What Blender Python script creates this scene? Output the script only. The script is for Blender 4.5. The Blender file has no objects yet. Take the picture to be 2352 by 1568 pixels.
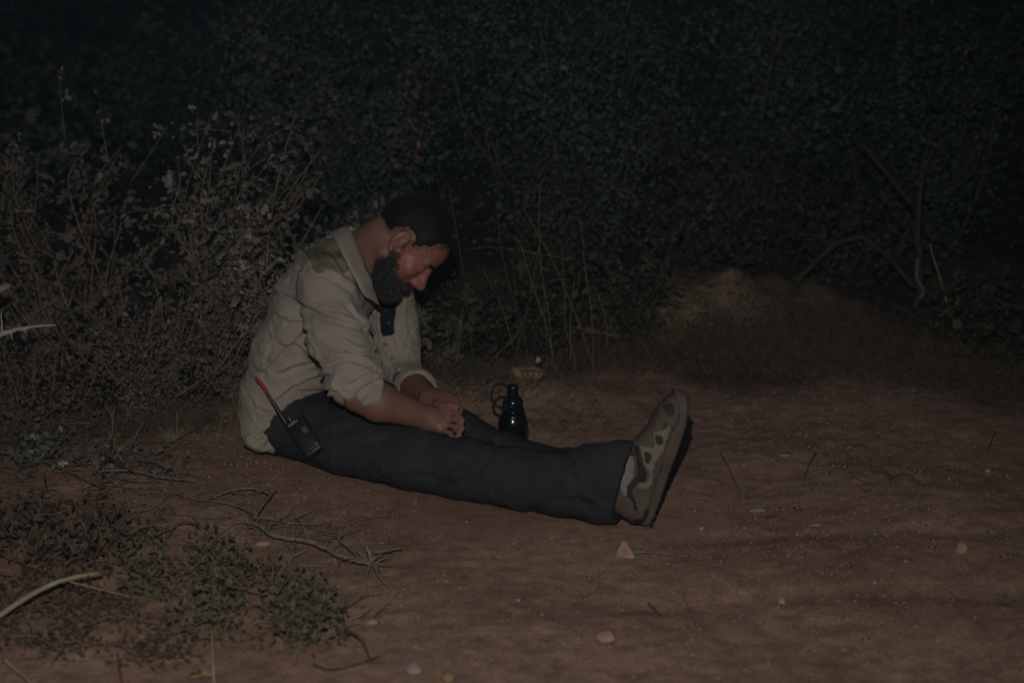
import bpy, math, random
import numpy as np
from mathutils import Vector, Matrix

random.seed(7)
RNG = np.random.default_rng(7)
SC = bpy.context.scene
COL = SC.collection
R = math.radians

# ---------------------------------------------------------------- camera, night sky, lamp, exposure
CAM_H, PITCH, FPX = 1.6, R(17.0), 3847.0           # FPX: focal length for a picture 2352 wide
cam = bpy.data.cameras.new('camera')
cam.sensor_width = 36.0
cam.lens = 36.0 * FPX / 2352.0
cam.clip_start, cam.clip_end = 0.05, 500.0
cam.dof.use_dof = True
cam.dof.focus_distance = 4.25
cam.dof.aperture_fstop = 2.0
camo = bpy.data.objects.new('camera', cam)
COL.objects.link(camo)
camo.location = (0, 0, CAM_H)
camo.rotation_euler = (math.pi / 2 - PITCH, 0, 0)
SC.camera = camo

w = bpy.data.worlds.new('World')
SC.world = w
w.use_nodes = True
nt = w.node_tree
nt.nodes.clear()
sky = nt.nodes.new('ShaderNodeTexSky')
sky.sky_type = 'NISHITA'
sky.sun_disc = False
sky.sun_elevation = R(40.0)
sky.sun_rotation = R(160)
bg = nt.nodes.new('ShaderNodeBackground')
bg.inputs[1].default_value = 0.006
wo = nt.nodes.new('ShaderNodeOutputWorld')
nt.links.new(sky.outputs[0], bg.inputs[0])
nt.links.new(bg.outputs[0], wo.inputs[0])

moon = bpy.data.lights.new('moonlight', 'SUN')       # faint light of a night sky
moon.energy = 0.004
moon.angle = R(2)
moon.color = (0.75, 0.85, 1.0)
mo = bpy.data.objects.new('moonlight', moon)
COL.objects.link(mo)
mo.rotation_euler = (R(50), 0, R(20))

lamp = bpy.data.lights.new('hand_lamp', 'SPOT')      # the lamp held up beside the photographer
lamp.energy = 200.0
lamp.color = (1.0, 0.955, 0.90)
lamp.shadow_soft_size = 0.018
lamp.spot_size = R(66)
lamp.spot_blend = 1.0
lo = bpy.data.objects.new('hand_lamp', lamp)
COL.objects.link(lo)
lo.location = (-0.06, 0.10, 1.92)
lo.rotation_euler = (Vector((-0.15, 3.7, 0.1)) - Vector(lo.location)).to_track_quat('-Z', 'Y').to_euler()

vs = SC.view_settings
vs.view_transform = 'Standard'
vs.look = 'None'
vs.exposure = 0.0
vs.gamma = 1.0
vs.use_curve_mapping = False
SC.render.engine = 'CYCLES'
SC.cycles.use_denoising = True
SC.cycles.max_bounces = 3
SC.cycles.volume_bounces = 0
SC.cycles.sample_clamp_indirect = 2.0

# ---------------------------------------------------------------- measuring helpers (photo measurements -> places)
SP, CP = math.sin(PITCH), math.cos(PITCH)
def ray(u, v):
    a = (u - 1176.0) / FPX
    b = -(v - 784.0) / FPX
    return a, CP + SP * b, -SP + CP * b
def P(u, v, Y):
    x, y, z = ray(u, v)
    t = Y / y
    return np.array([x * t, Y, CAM_H + z * t])
def G(u, v, z=0.0):
    x, y, q = ray(u, v)
    t = (z - CAM_H) / q
    return np.array([x * t, y * t, z])
def proj(V):
    V = np.asarray(V, float)
    z = V[..., 2] - CAM_H
    d = V[..., 1] * CP - z * SP
    h = V[..., 1] * SP + z * CP
    return np.stack([1176 + FPX * V[..., 0] / d, 784 - FPX * h / d], -1)

# ---------------------------------------------------------------- noise
_PT = RNG.random((64, 64, 64)).astype(np.float32) * 2 - 1
def noise3(p):
    p = np.asarray(p, np.float32)
    i = np.floor(p).astype(np.int64)
    f = p - i
    f = f * f * (3 - 2 * f)
    i &= 63
    j = (i + 1) & 63
    x0, y0, z0 = i[..., 0], i[..., 1], i[..., 2]
    x1, y1, z1 = j[..., 0], j[..., 1], j[..., 2]
    fx, fy, fz = f[..., 0], f[..., 1], f[..., 2]
    a = _PT[x0, y0, z0] * (1 - fx) + _PT[x1, y0, z0] * fx
    b = _PT[x0, y1, z0] * (1 - fx) + _PT[x1, y1, z0] * fx
    c = _PT[x0, y0, z1] * (1 - fx) + _PT[x1, y0, z1] * fx
    d = _PT[x0, y1, z1] * (1 - fx) + _PT[x1, y1, z1] * fx
    return (a * (1 - fy) + b * fy) * (1 - fz) + (c * (1 - fy) + d * fy) * fz
def fbm(p, o=4, g=0.5):
    s, a = 0, 1.0
    p = np.asarray(p, np.float32)
    for k in range(o):
        s = s + a * noise3(p + 11.3 * k)
        p = p * 2.03
        a *= g
    return s

# ---------------------------------------------------------------- mesh helpers
def mesh_np(name, V, F, smooth=True):
    V = np.ascontiguousarray(V, np.float32)
    me = bpy.data.meshes.new(name)
    if isinstance(F, np.ndarray):
        n, k = F.shape
        me.vertices.add(len(V))
        me.vertices.foreach_set('co', V.ravel())
        me.loops.add(n * k)
        me.loops.foreach_set('vertex_index', np.ascontiguousarray(F, np.int32).ravel())
        me.polygons.add(n)
        me.polygons.foreach_set('loop_start', np.arange(0, n * k, k, dtype=np.int32))
        me.polygons.foreach_set('loop_total', np.full(n, k, np.int32))
        me.update(calc_edges=True)
    else:
        if len(F) and all(len(f) == 4 for f in F):
            return mesh_np(name, V, np.array(F, np.int32), smooth)
        me.from_pydata(V.tolist(), [], F)
    me.validate()
    if smooth:
        me.polygons.foreach_set('use_smooth', np.ones(len(me.polygons), bool))
    me.update()
    return me
def world_of(o):
    m = Matrix.Translation(o.location) @ o.rotation_euler.to_matrix().to_4x4()
    return m if o.parent is None else world_of(o.parent) @ o.matrix_parent_inverse @ m
def obj(name, me, mat=None, parent=None):
    o = bpy.data.objects.new(name, me)
    COL.objects.link(o)
    if mat is not None and me is not None and not me.materials:
        me.materials.append(mat)
    if parent is not None:
        o.parent = parent
        o.matrix_parent_inverse = world_of(parent).inverted()
    return o
def tag(o, label=None, cat=None, group=None, kind=None):
    for k, v in (('label', label), ('category', cat), ('group', group), ('kind', kind)):
        if v:
            o[k] = v
    return o
def thing(name, loc, label, cat, group=None):
    o = bpy.data.objects.new(name, None)
    COL.objects.link(o)
    o.empty_display_size = 0.05
    o.location = tuple(loc)
    return tag(o, label, cat, group)
def attr(me, name, vals):
    a = me.attributes.new(name, 'FLOAT', 'POINT')
    a.data.foreach_set('value', np.ascontiguousarray(vals, np.float32))

def catmull(pts, n=6):
    pts = np.asarray(pts, float)
    if len(pts) < 3:
        t = np.linspace(0, 1, n + 1)[:, None]
        return pts[0] * (1 - t) + pts[-1] * t
    Q = np.vstack([2 * pts[0] - pts[1], pts, 2 * pts[-1] - pts[-2]])
    out = []
    for i in range(1, len(Q) - 2):
        t = np.linspace(0, 1, n, endpoint=False)[:, None]
        a, b, c, d = Q[i - 1], Q[i], Q[i + 1], Q[i + 2]
        out.append(0.5 * ((2 * b) + (c - a) * t + (2 * a - 5 * b + 4 * c - d) * t ** 2 + (3 * b - a - 3 * c + d) * t ** 3))
    out.append(pts[-1:])
    return np.vstack(out)
def tube(path, rad, seg=6, V=None, F=None, rough=0.0, cap=True):
    """appends a tube along path to lists V, F"""
    V = [] if V is None else V
    F = [] if F is None else F
    path = np.asarray(path, float)
    n = len(path)
    rad = np.broadcast_to(np.asarray(rad, float), (n,))
    T = np.empty_like(path)
    T[1:-1] = path[2:] - path[:-2]
    T[0] = path[1] - path[0]
    T[-1] = path[-1] - path[-2]
    T /= np.sqrt((T * T).sum(1))[:, None] + 1e-9
    m = np.abs(T.mean(0))
    up = np.eye(3)[int(m.argmin())]
    S = np.cross(T, up)
    S /= np.sqrt((S * S).sum(1))[:, None] + 1e-9
    Q = np.cross(S, T)
    a = np.arange(seg) * (2 * math.pi / seg)
    rr = rad[:, None] * (1 + rough * RNG.uniform(-1, 1, (n, seg))) if rough else np.broadcast_to(rad[:, None], (n, seg))
    W = path[:, None] + rr[..., None] * (np.cos(a)[None, :, None] * S[:, None] + np.sin(a)[None, :, None] * Q[:, None])
    b0 = len(V)
    V.extend(W.reshape(-1, 3))
    for i in range(n - 1):
        r0, r1 = b0 + i * seg, b0 + (i + 1) * seg
        for k in range(seg - 1):
            F.append((r0 + k, r0 + k + 1, r1 + k + 1, r1 + k))
        F.append((r0 + seg - 1, r0, r1, r1 + seg - 1))
    if cap:
        F.append(tuple(range(b0 + seg - 1, b0 - 1, -1)))
        F.append(tuple(range(b0 + (n - 1) * seg, b0 + n * seg)))
    return V, F

# ---------------------------------------------------------------- materials
def mat(name, col, rough=0.8, col2=None, scale=20.0, bump=0.0, bscale=80.0, spec=0.3, detail=4.0, attrib=None, cols=None,
        sheen=0.0, sss=0.0, trans=0.0, contrast=(0.35, 0.65)):
    m = bpy.data.materials.new(name)
    m.use_nodes = True
    n = m.node_tree
    b = n.nodes['Principled BSDF']
    b.inputs['Roughness'].default_value = rough
    b.inputs['Specular IOR Level'].default_value = spec
    b.inputs['Base Color'].default_value = (*col, 1)
    tc = n.nodes.new('ShaderNodeTexCoord')
    if attrib:
        at = n.nodes.new('ShaderNodeAttribute')
        at.attribute_name = attrib
        rp = n.nodes.new('ShaderNodeValToRGB')
        e = rp.color_ramp.elements
        cs = cols
        while len(e) < len(cs):
            e.new(0.5)
        for i, c in enumerate(cs):
            e[i].position = i / (len(cs) - 1)
            e[i].color = (*c, 1)
        n.links.new(at.outputs['Fac'], rp.inputs[0])
        n.links.new(rp.outputs[0], b.inputs['Base Color'])
    elif col2 is not None:
        tx = n.nodes.new('ShaderNodeTexNoise')
        tx.inputs['Scale'].default_value = scale
        tx.inputs['Detail'].default_value = detail
        n.links.new(tc.outputs['Object'], tx.inputs['Vector'])
        rp = n.nodes.new('ShaderNodeValToRGB')
        e = rp.color_ramp.elements
        e[0].position, e[1].position = contrast
        e[0].color = (*col, 1)
        e[1].color = (*col2, 1)
        n.links.new(tx.outputs[0], rp.inputs[0])
        n.links.new(rp.outputs[0], b.inputs['Base Color'])
    if bump:
        t2 = n.nodes.new('ShaderNodeTexNoise')
        t2.inputs['Scale'].default_value = bscale
        t2.inputs['Detail'].default_value = 6.0
        n.links.new(tc.outputs['Object'], t2.inputs['Vector'])
        bp = n.nodes.new('ShaderNodeBump')
        bp.inputs['Strength'].default_value = bump
        bp.inputs['Distance'].default_value = 0.004
        n.links.new(t2.outputs[0], bp.inputs['Height'])
        n.links.new(bp.outputs[0], b.inputs['Normal'])
    if sss:
        b.inputs['Subsurface Weight'].default_value = sss
        b.inputs['Subsurface Radius'].default_value = (0.01, 0.004, 0.002)
        b.inputs['Subsurface Scale'].default_value = 0.5
    if sheen:
        b.inputs['Sheen Weight'].default_value = sheen
    if trans:
        b.inputs['Transmission Weight'].default_value = trans
    return m

M = {}
M['skin'] = mat('skin', (0.2, 0.1, 0.08), 0.48, attrib='flush', cols=[(0.205, 0.105, 0.078), (0.25, 0.112, 0.086), (0.31, 0.115, 0.092)], bump=0.14, bscale=320, spec=0.4, sss=0.05)
M['shirt'] = mat('shirt_cotton', (0.30, 0.262, 0.215), 0.92, (0.355, 0.31, 0.258), 14, 0.35, 700, 0.1, sheen=0.08)
M['patch'] = mat('shirt_patch', (0.15, 0.128, 0.088), 0.95, (0.24, 0.205, 0.15), 22, 0.35, 600, 0.1)
M['seam'] = mat('shirt_seam', (0.30, 0.258, 0.215), 0.95, (0.35, 0.30, 0.25), 40, 0.3, 500, 0.1)
M['tshirt'] = mat('t_shirt', (0.013, 0.014, 0.019), 0.9, (0.02, 0.021, 0.027), 60, 0.3, 500, 0.1)
M['print'] = mat('t_shirt_print', (0.16, 0.18, 0.24), 0.9, (0.05, 0.06, 0.09), 160, 0.0)
M['trousers'] = mat('trousers_cloth', (0.036, 0.037, 0.042), 0.93, (0.046, 0.046, 0.048), 16, 0.4, 600, 0.08)
M['hair'] = mat('hair', (0.007, 0.007, 0.008), 0.6, (0.012, 0.012, 0.014), 90, 0.5, 500, 0.3)
M['beard'] = mat('beard', (0.016, 0.015, 0.016), 0.6, (0.075, 0.07, 0.072), 120, 0.5, 500, 0.3)
M['boot'] = mat('boot_suede', (0.093, 0.073, 0.057), 0.9, (0.118, 0.093, 0.074), 30, 0.4, 300, 0.15)
M['boot_mesh'] = mat('boot_mesh_fabric', (0.043, 0.041, 0.036), 0.95, (0.062, 0.057, 0.050), 200, 0.5, 900, 0.1)
M['boot_pale'] = mat('boot_pale_trim', (0.186, 0.177, 0.158), 0.85, (0.223, 0.211, 0.186), 60, 0.3, 400, 0.2)
M['boot_pale_dusty'] = mat('boot_dusty_overlay', (0.165, 0.145, 0.118), 0.9, (0.205, 0.18, 0.148), 60, 0.3, 400, 0.15)
M['boot_sole'] = mat('boot_rubber', (0.093, 0.069, 0.056), 0.9, (0.118, 0.090, 0.073), 18, 0.4, 200, 0.2)
M['boot_dark'] = mat('boot_dark_rubber', (0.02, 0.02, 0.02), 0.8, (0.035, 0.033, 0.03), 50, 0.3, 200, 0.2)
M['lace'] = mat('boot_lace', (0.12, 0.035, 0.028), 0.9, (0.07, 0.03, 0.025), 200, 0.2, 600)
M['radio'] = mat('radio_plastic', (0.010, 0.012, 0.015), 0.42, (0.016, 0.018, 0.021), 40, 0.15, 500, 0.5)
M['radio_red'] = mat('antenna_red_sleeve', (0.30, 0.012, 0.022), 0.5, (0.36, 0.016, 0.028), 30, 0.1, 300)
M['white_print'] = mat('white_print', (0.45, 0.45, 0.45), 0.6)
M['metal'] = mat('metal', (0.4, 0.4, 0.4), 0.35, (0.3, 0.3, 0.3), 60, 0.1, 200, 0.5)
M['metal_dull'] = mat('dull_label_plate', (0.10, 0.115, 0.12), 0.5, (0.06, 0.07, 0.075), 120, 0.1, 200, 0.4)
M['bottle'] = mat('bottle_black_plastic', (0.006, 0.009, 0.010), 0.16, (0.009, 0.013, 0.014), 12, 0.03, 60, 0.6)
M['strap'] = mat('bottle_strap_rubber', (0.014, 0.014, 0.015), 0.6, (0.02, 0.02, 0.02), 60, 0.2, 300)
M['bark'] = mat('pale_dry_bark', (0.17, 0.14, 0.10), 0.95, (0.29, 0.245, 0.18), 60, 0.8, 180, 0.1)
M['bark_white'] = mat('white_weathered_wood', (0.40, 0.37, 0.33), 0.9, (0.56, 0.52, 0.47), 50, 0.8, 150, 0.1)
M['bark_dark'] = mat('dark_bark', (0.085, 0.065, 0.045), 0.95, (0.15, 0.12, 0.09), 40, 0.8, 120, 0.1)
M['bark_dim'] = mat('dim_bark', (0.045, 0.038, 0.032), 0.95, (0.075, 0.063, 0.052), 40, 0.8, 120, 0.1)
M['twig'] = mat('shrub_stem', (0.17, 0.125, 0.085), 0.95, (0.27, 0.21, 0.15), 50, 0.5, 200, 0.1)
M['straw_old'] = mat('old_straw', (0.17, 0.145, 0.095), 0.85, (0.26, 0.22, 0.15), 30, 0.2, 300, 0.1)
M['straw'] = mat('straw', (0.30, 0.25, 0.15), 0.85, (0.40, 0.34, 0.22), 30, 0.2, 300, 0.15)
M['stone_ochre'] = mat('ochre_stone', (0.20, 0.13, 0.07), 0.95, (0.29, 0.19, 0.105), 45, 0.8, 120, 0.15)
M['stone_pink'] = mat('pinkish_stone', (0.27, 0.17, 0.125), 0.95, (0.42, 0.28, 0.20), 60, 0.8, 140, 0.15)
M['stone_pale'] = mat('pale_stone', (0.26, 0.225, 0.20), 0.9, (0.35, 0.31, 0.275), 60, 0.8, 140, 0.2)
M['stone_grey'] = mat('grey_stone', (0.205, 0.172, 0.150), 0.9, (0.27, 0.235, 0.21), 60, 0.8, 140, 0.2)
M['leaf_olive'] = mat('leaf_dry_olive', (0.1, 0.1, 0.1), 0.75, attrib='rnd', cols=[(0.070, 0.059, 0.047), (0.118, 0.102, 0.083), (0.175, 0.154, 0.128), (0.28, 0.255, 0.222)], spec=0.15)
M['leaf_fine'] = mat('leaf_dry_fine', (0.1, 0.1, 0.1), 0.85, attrib='rnd', cols=[(0.082, 0.067, 0.053), (0.112, 0.093, 0.075), (0.14, 0.119, 0.096), (0.20, 0.175, 0.145)], spec=0.1)
M['leaf_dark'] = mat('leaf_evergreen', (0.1, 0.1, 0.1), 0.7, attrib='rnd', cols=[(0.030, 0.046, 0.045), (0.050, 0.074, 0.071), (0.070, 0.100, 0.094), (0.10, 0.12, 0.106), (0.16, 0.145, 0.115)], spec=0.15)
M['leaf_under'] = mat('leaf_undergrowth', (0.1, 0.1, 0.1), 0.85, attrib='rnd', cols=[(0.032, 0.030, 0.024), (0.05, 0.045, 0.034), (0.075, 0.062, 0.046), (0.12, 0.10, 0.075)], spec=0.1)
M['leaf_green'] = mat('leaf_green_low', (0.1, 0.1, 0.1), 0.75, attrib='rnd', cols=[(0.095, 0.068, 0.052), (0.115, 0.092, 0.06), (0.125, 0.118, 0.07), (0.15, 0.145, 0.09)], spec=0.15)
M['leaf_oak'] = mat('leaf_oak', (0.1, 0.1, 0.1), 0.7, attrib='rnd', cols=[(0.07, 0.07, 0.038), (0.10, 0.095, 0.055), (0.15, 0.13, 0.08)], spec=0.2)
M['leaf_blue'] = mat('leaf_wilted_grey', (0.1, 0.1, 0.1), 0.75, attrib='rnd', cols=[(0.05, 0.054, 0.046), (0.075, 0.08, 0.07), (0.12, 0.125, 0.115), (0.34, 0.34, 0.32)], spec=0.2)
M['leaf_brown'] = mat('leaf_dead_orange', (0.30, 0.19, 0.085), 0.8, (0.38, 0.25, 0.12), 70, 0.4, 200)
M['leaf_pale'] = mat('leaf_dead_pale', (0.36, 0.24, 0.18), 0.85, (0.44, 0.31, 0.24), 50, 0.4, 200)

# ---------------------------------------------------------------- signed-distance modelling
class Field:
    def __init__(s, lo, hi, h):
        s.lo = np.array(lo, float)
        s.h = h
        s.n = (np.ceil((np.array(hi) - s.lo) / h)).astype(int) + 1
        s.A = np.full(s.n, 0.5, np.float32)
    def _sub(s, lo, hi):
        a = np.clip(np.floor((np.asarray(lo) - s.lo) / s.h).astype(int), 0, s.n)
        b = np.clip(np.ceil((np.asarray(hi) - s.lo) / s.h).astype(int) + 1, 0, s.n)
        ax = [(s.lo[i] + s.h * np.arange(a[i], b[i])).astype(np.float32) for i in range(3)]
        return tuple(slice(a[i], b[i]) for i in range(3)), ax[0][:, None, None], ax[1][None, :, None], ax[2][None, None, :]
    def add(s, prim, k=0.02, op='u'):
        fn, lo, hi = prim
        pad = k + 0.03
        sl, X, Y, Z = s._sub(np.asarray(lo) - pad, np.asarray(hi) + pad)
        if min(x.stop - x.start for x in sl) <= 0:
            return s
        d = fn(X, Y, Z)
        a = s.A[sl]
        if op == 'u':
            hh = np.clip(0.5 + 0.5 * (a - d) / k, 0, 1)
            s.A[sl] = a + (d - a) * hh - k * hh * (1 - hh)
        else:
            d = -d
            hh = np.clip(0.5 - 0.5 * (a - d) / k, 0, 1)
            s.A[sl] = a + (d - a) * hh + k * hh * (1 - hh)
        return s
    def mesh(s, smooth=2):
        A = s.A
        neg = A < 0
        n = A.shape
        c = np.zeros((n[0] - 1, n[1] - 1, n[2] - 1), np.uint8)
        offs = [(i, j, k) for i in (0, 1) for j in (0, 1) for k in (0, 1)]
        for (i, j, k) in offs:
            c += neg[i:n[0] - 1 + i, j:n[1] - 1 + j, k:n[2] - 1 + k]
        I = np.argwhere((c > 0) & (c < 8))
        vals = np.stack([A[I[:, 0] + i, I[:, 1] + j, I[:, 2] + k] for (i, j, k) in offs], 1)
        O = np.array(offs, float)
        acc = np.zeros((len(I), 3))
        cnt = np.zeros(len(I))
        for a in range(8):
            for b in range(a + 1, 8):
                if np.abs(O[a] - O[b]).sum() != 1:
                    continue
                va, vb = vals[:, a], vals[:, b]
                m = (va < 0) != (vb < 0)
                t = va[m] / (va[m] - vb[m])
                acc[m] += O[a] + (O[b] - O[a]) * t[:, None]
                cnt[m] += 1
        V = s.lo + s.h * (I + acc / cnt[:, None])
        idx = np.full(c.shape, -1, np.int32)
        idx[I[:, 0], I[:, 1], I[:, 2]] = np.arange(len(I))
        Fs = []
        for ax in range(3):
            sl0 = [slice(None)] * 3
            sl1 = [slice(None)] * 3
            sl0[ax] = slice(0, n[ax] - 1)
            sl1[ax] = slice(1, n[ax])
            ch = neg[tuple(sl0)] != neg[tuple(sl1)]
            E = np.argwhere(ch)
            o1, o2 = [(1, 2), (2, 0), (0, 1)][ax]
            ok = (E[:, o1] > 0) & (E[:, o2] > 0) & (E[:, o1] < n[o1] - 1) & (E[:, o2] < n[o2] - 1)
            E = E[ok]
            def q(d1, d2):
                T = E.copy()
                T[:, o1] += d1
                T[:, o2] += d2
                return idx[T[:, 0], T[:, 1], T[:, 2]]
            Q = np.stack([q(-1, -1), q(0, -1), q(0, 0), q(-1, 0)], 1)
            fl = ~neg[E[:, 0], E[:, 1], E[:, 2]]
            Q[fl] = Q[fl][:, ::-1]
            Fs.append(Q)
        F = np.vstack(Fs)
        for _ in range(smooth):
            V = relax(V, F, 0.5)
        return V, F
def relax(V, F, w=0.5):
    k = F.shape[1]
    S = np.zeros_like(V)
    a = F.ravel()
    b = np.roll(F, 1, 1).ravel()
    c = np.roll(F, -1, 1).ravel()
    cnt = np.bincount(a, minlength=len(V)) * 2.0
    for d in range(3):
        S[:, d] = np.bincount(a, V[b, d] + V[c, d], len(V))
    return V * (1 - w) + w * S / np.maximum(cnt, 1)[:, None]
def normals(V, F):
    n = np.cross(V[F[:, 2]] - V[F[:, 0]], V[F[:, 3 % F.shape[1]]] - V[F[:, 1]])
    N = np.zeros_like(V)
    for d in range(3):
        N[:, d] = np.bincount(F.ravel(), np.repeat(n[:, d], F.shape[1]), len(V))
    return N / (np.linalg.norm(N, axis=1)[:, None] + 1e-12)
def keep_largest(V, F):
    return V, F

def cone(a, b, ra, rb):
    a, b = np.asarray(a, float), np.asarray(b, float)
    ab = b - a
    L = float(ab @ ab) + 1e-9
    m = max(ra, rb)
    def fn(X, Y, Z):
        x, y, z = X - a[0], Y - a[1], Z - a[2]
        t = np.clip((x * ab[0] + y * ab[1] + z * ab[2]) / L, 0, 1)
        return np.sqrt((x - t * ab[0]) ** 2 + (y - t * ab[1]) ** 2 + (z - t * ab[2]) ** 2) - (ra + (rb - ra) * t)
    return fn, np.minimum(a, b) - m, np.maximum(a, b) + m
def ball(c, r):
    return cone(c, np.asarray(c) + 1e-4, r, r)
def ell(c, ax, rad):
    c = np.asarray(c, float)
    ax = np.asarray(ax, float)
    rad = np.asarray(rad, float)
    def fn(X, Y, Z):
        x, y, z = X - c[0], Y - c[1], Z - c[2]
        l = [x * ax[i, 0] + y * ax[i, 1] + z * ax[i, 2] for i in range(3)]
        k0 = np.sqrt(sum((l[i] / rad[i]) ** 2 for i in range(3)))
        k1 = np.sqrt(sum((l[i] / rad[i] ** 2) ** 2 for i in range(3))) + 1e-6
        return k0 * (k0 - 1) / k1
    m = rad.max()
    return fn, c - m, c + m
def eseg(a, b, wa, wb, ra, rb):
    """segment a-b whose cross-section is an ellipse: wa/wb = half width along unit vectors given per end (dir, r1, r2)"""
    a, b = np.asarray(a, float), np.asarray(b, float)
    ab = b - a
    L = float(ab @ ab) + 1e-9
    wdir = np.asarray(wa, float)
    m = max(max(ra), max(rb))
    def fn(X, Y, Z):
        x, y, z = X - a[0], Y - a[1], Z - a[2]
        t = np.clip((x * ab[0] + y * ab[1] + z * ab[2]) / L, 0, 1)
        x, y, z = x - t * ab[0], y - t * ab[1], z - t * ab[2]
        w = x * wdir[0] + y * wdir[1] + z * wdir[2]
        o = np.sqrt(np.maximum(x * x + y * y + z * z - w * w, 0))
        r1 = ra[0] + (rb[0] - ra[0]) * t
        r2 = ra[1] + (rb[1] - ra[1]) * t
        k0 = np.sqrt((w / r1) ** 2 + (o / r2) ** 2)
        k1 = np.sqrt((w / r1 ** 2) ** 2 + (o / r2 ** 2) ** 2) + 1e-6
        return k0 * (k0 - 1) / k1
    return fn, np.minimum(a, b) - m, np.maximum(a, b) + m
def halfspace(c, n, lo, hi):
    c = np.asarray(c, float)
    n = np.asarray(n, float)
    n = n / np.linalg.norm(n)
    def fn(X, Y, Z):
        return -((X - c[0]) * n[0] + (Y - c[1]) * n[1] + (Z - c[2]) * n[2]) + 0 * X * Y * Z
    return fn, np.asarray(lo, float), np.asarray(hi, float)

def inpoly(p, poly):
    x, y = p[..., 0], p[..., 1]
    r = np.zeros(x.shape, bool)
    n = len(poly)
    for i in range(n):
        x0, y0 = poly[i]
        x1, y1 = poly[(i + 1) % n]
        c = ((y0 > y) != (y1 > y)) & (x < (x1 - x0) * (y - y0) / ((y1 - y0) + 1e-9) + x0)
        r ^= c
    return r
def segdist(p, poly, closed=False):
    d = np.full(p.shape[:-1], 1e9)
    n = len(poly)
    for i in range(n if closed else n - 1):
        a = np.array(poly[i], float)
        b = np.array(poly[(i + 1) % n], float)
        ab = b - a
        t = np.clip(((p - a) @ ab) / (ab @ ab + 1e-9), 0, 1)
        d = np.minimum(d, np.linalg.norm(p - a - t[..., None] * ab, axis=-1))
    return d
def overlay(V, F, sel, th, lift=0.0):
    """a raised sheet of thickness th over the selected faces"""
    Fs = F[sel]
    if len(Fs) == 0:
        Fs = F[:1]
    N = normals(V, F)
    used, inv = np.unique(Fs.ravel(), return_inverse=True)
    Q = inv.reshape(Fs.shape)
    B = V[used].copy()
    n = N[used]
    e = np.vstack([np.stack([Q[:, i], Q[:, (i + 1) % 4]], 1) for i in range(4)])
    key = {}
    es = np.sort(e, 1)
    u, cnt = np.unique(es, axis=0, return_counts=True)
    bset = set(map(tuple, u[cnt == 1]))
    bd = [tuple(x) for x in e if tuple(sorted(x)) in bset]
    nb = {}
    for a, b in bd:
        nb.setdefault(a, []).append(b)
        nb.setdefault(b, []).append(a)
    for _ in range(4):
        C = B.copy()
        for a, l in nb.items():
            C[a] = 0.5 * B[a] + 0.5 * B[l].mean(0)
        B = C
    n0 = len(B)
    VV = np.vstack([B + n * (lift - 0.002), B + n * (lift + th)])
    FF = [tuple(q + n0) for q in Q] + [(a, b, b + n0, a + n0) for a, b in bd]
    return VV, FF
# ================================================================ ground
def hgt(x, y):
    x, y = np.asarray(x, float), np.asarray(y, float)
    p = np.stack([x, y, 0 * x], -1)
    z = 0.020 * fbm(p * 1.1 + 3, 3) + 0.005 * fbm(p * 5.0, 3) + 0.0030 * fbm(p * 17 + 4, 2) + 0.0014 * fbm(p * 44, 2)
    # worn flat where he sits
    man_d = np.minimum(segdist(np.stack([x, y], -1), [(-0.62, 4.30), (-0.58, 4.2), (-0.115, 3.92), (0.32, 3.73)]), 9)
    z = z * np.clip((man_d - 0.10) / 0.25, 0.12, 1)
    # bank with dry grass on the right, behind
    z += 0.165 * np.exp(-((x - 0.74) / 0.50) ** 2 - ((y - 5.28) / 0.26) ** 2) * (1 + 0.35 * fbm(p * 7 + 9, 4))
    z += 0.10 * np.clip((y - 4.95) / 0.8, 0, 1) * (1 + 0.3 * fbm(p * 3 + 1, 2))
    z += 0.05 * np.exp(-((x + 0.05) / 0.30) ** 2 - ((y - 4.68) / 0.13) ** 2)
    # shallow wheel ruts in front
    z -= 0.010 * np.exp(-((y - 3.28 - 0.05 * x) / 0.05) ** 2) * np.clip((x + 0.1) / 0.4, 0, 1)
    z -= 0.008 * np.exp(-((y - 3.62 - 0.03 * x) / 0.04) ** 2) * np.clip((x - 0.2) / 0.4, 0, 1)
    return z
def spacing(c0, c1, step, far0, far1):
    core = np.arange(c0, c1 + 1e-6, step)
    def grow(d, lim):
        out, s, t = [], step, 0.0
        while t < lim:
            s *= 1.22
            t += s
            out.append(t)
        return np.array(out)
    return np.concatenate([(c0 - grow(-1, far0))[::-1], core, c1 + grow(1, far1)])
gx = spacing(-1.35, 1.45, 0.0085, 60, 60)
gy = spacing(2.7, 5.5, 0.0085, 60, 90)
XX, YY = np.meshgrid(gx, gy, indexing='ij')
ZZ = hgt(XX, YY)
nx, ny = XX.shape
Vg = np.stack([XX, YY, ZZ], -1).reshape(-1, 3)
ii = np.arange(nx * ny).reshape(nx, ny)
Fg = np.stack([ii[:-1, :-1], ii[1:, :-1], ii[1:, 1:], ii[:-1, 1:]], -1).reshape(-1, 4)

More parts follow.
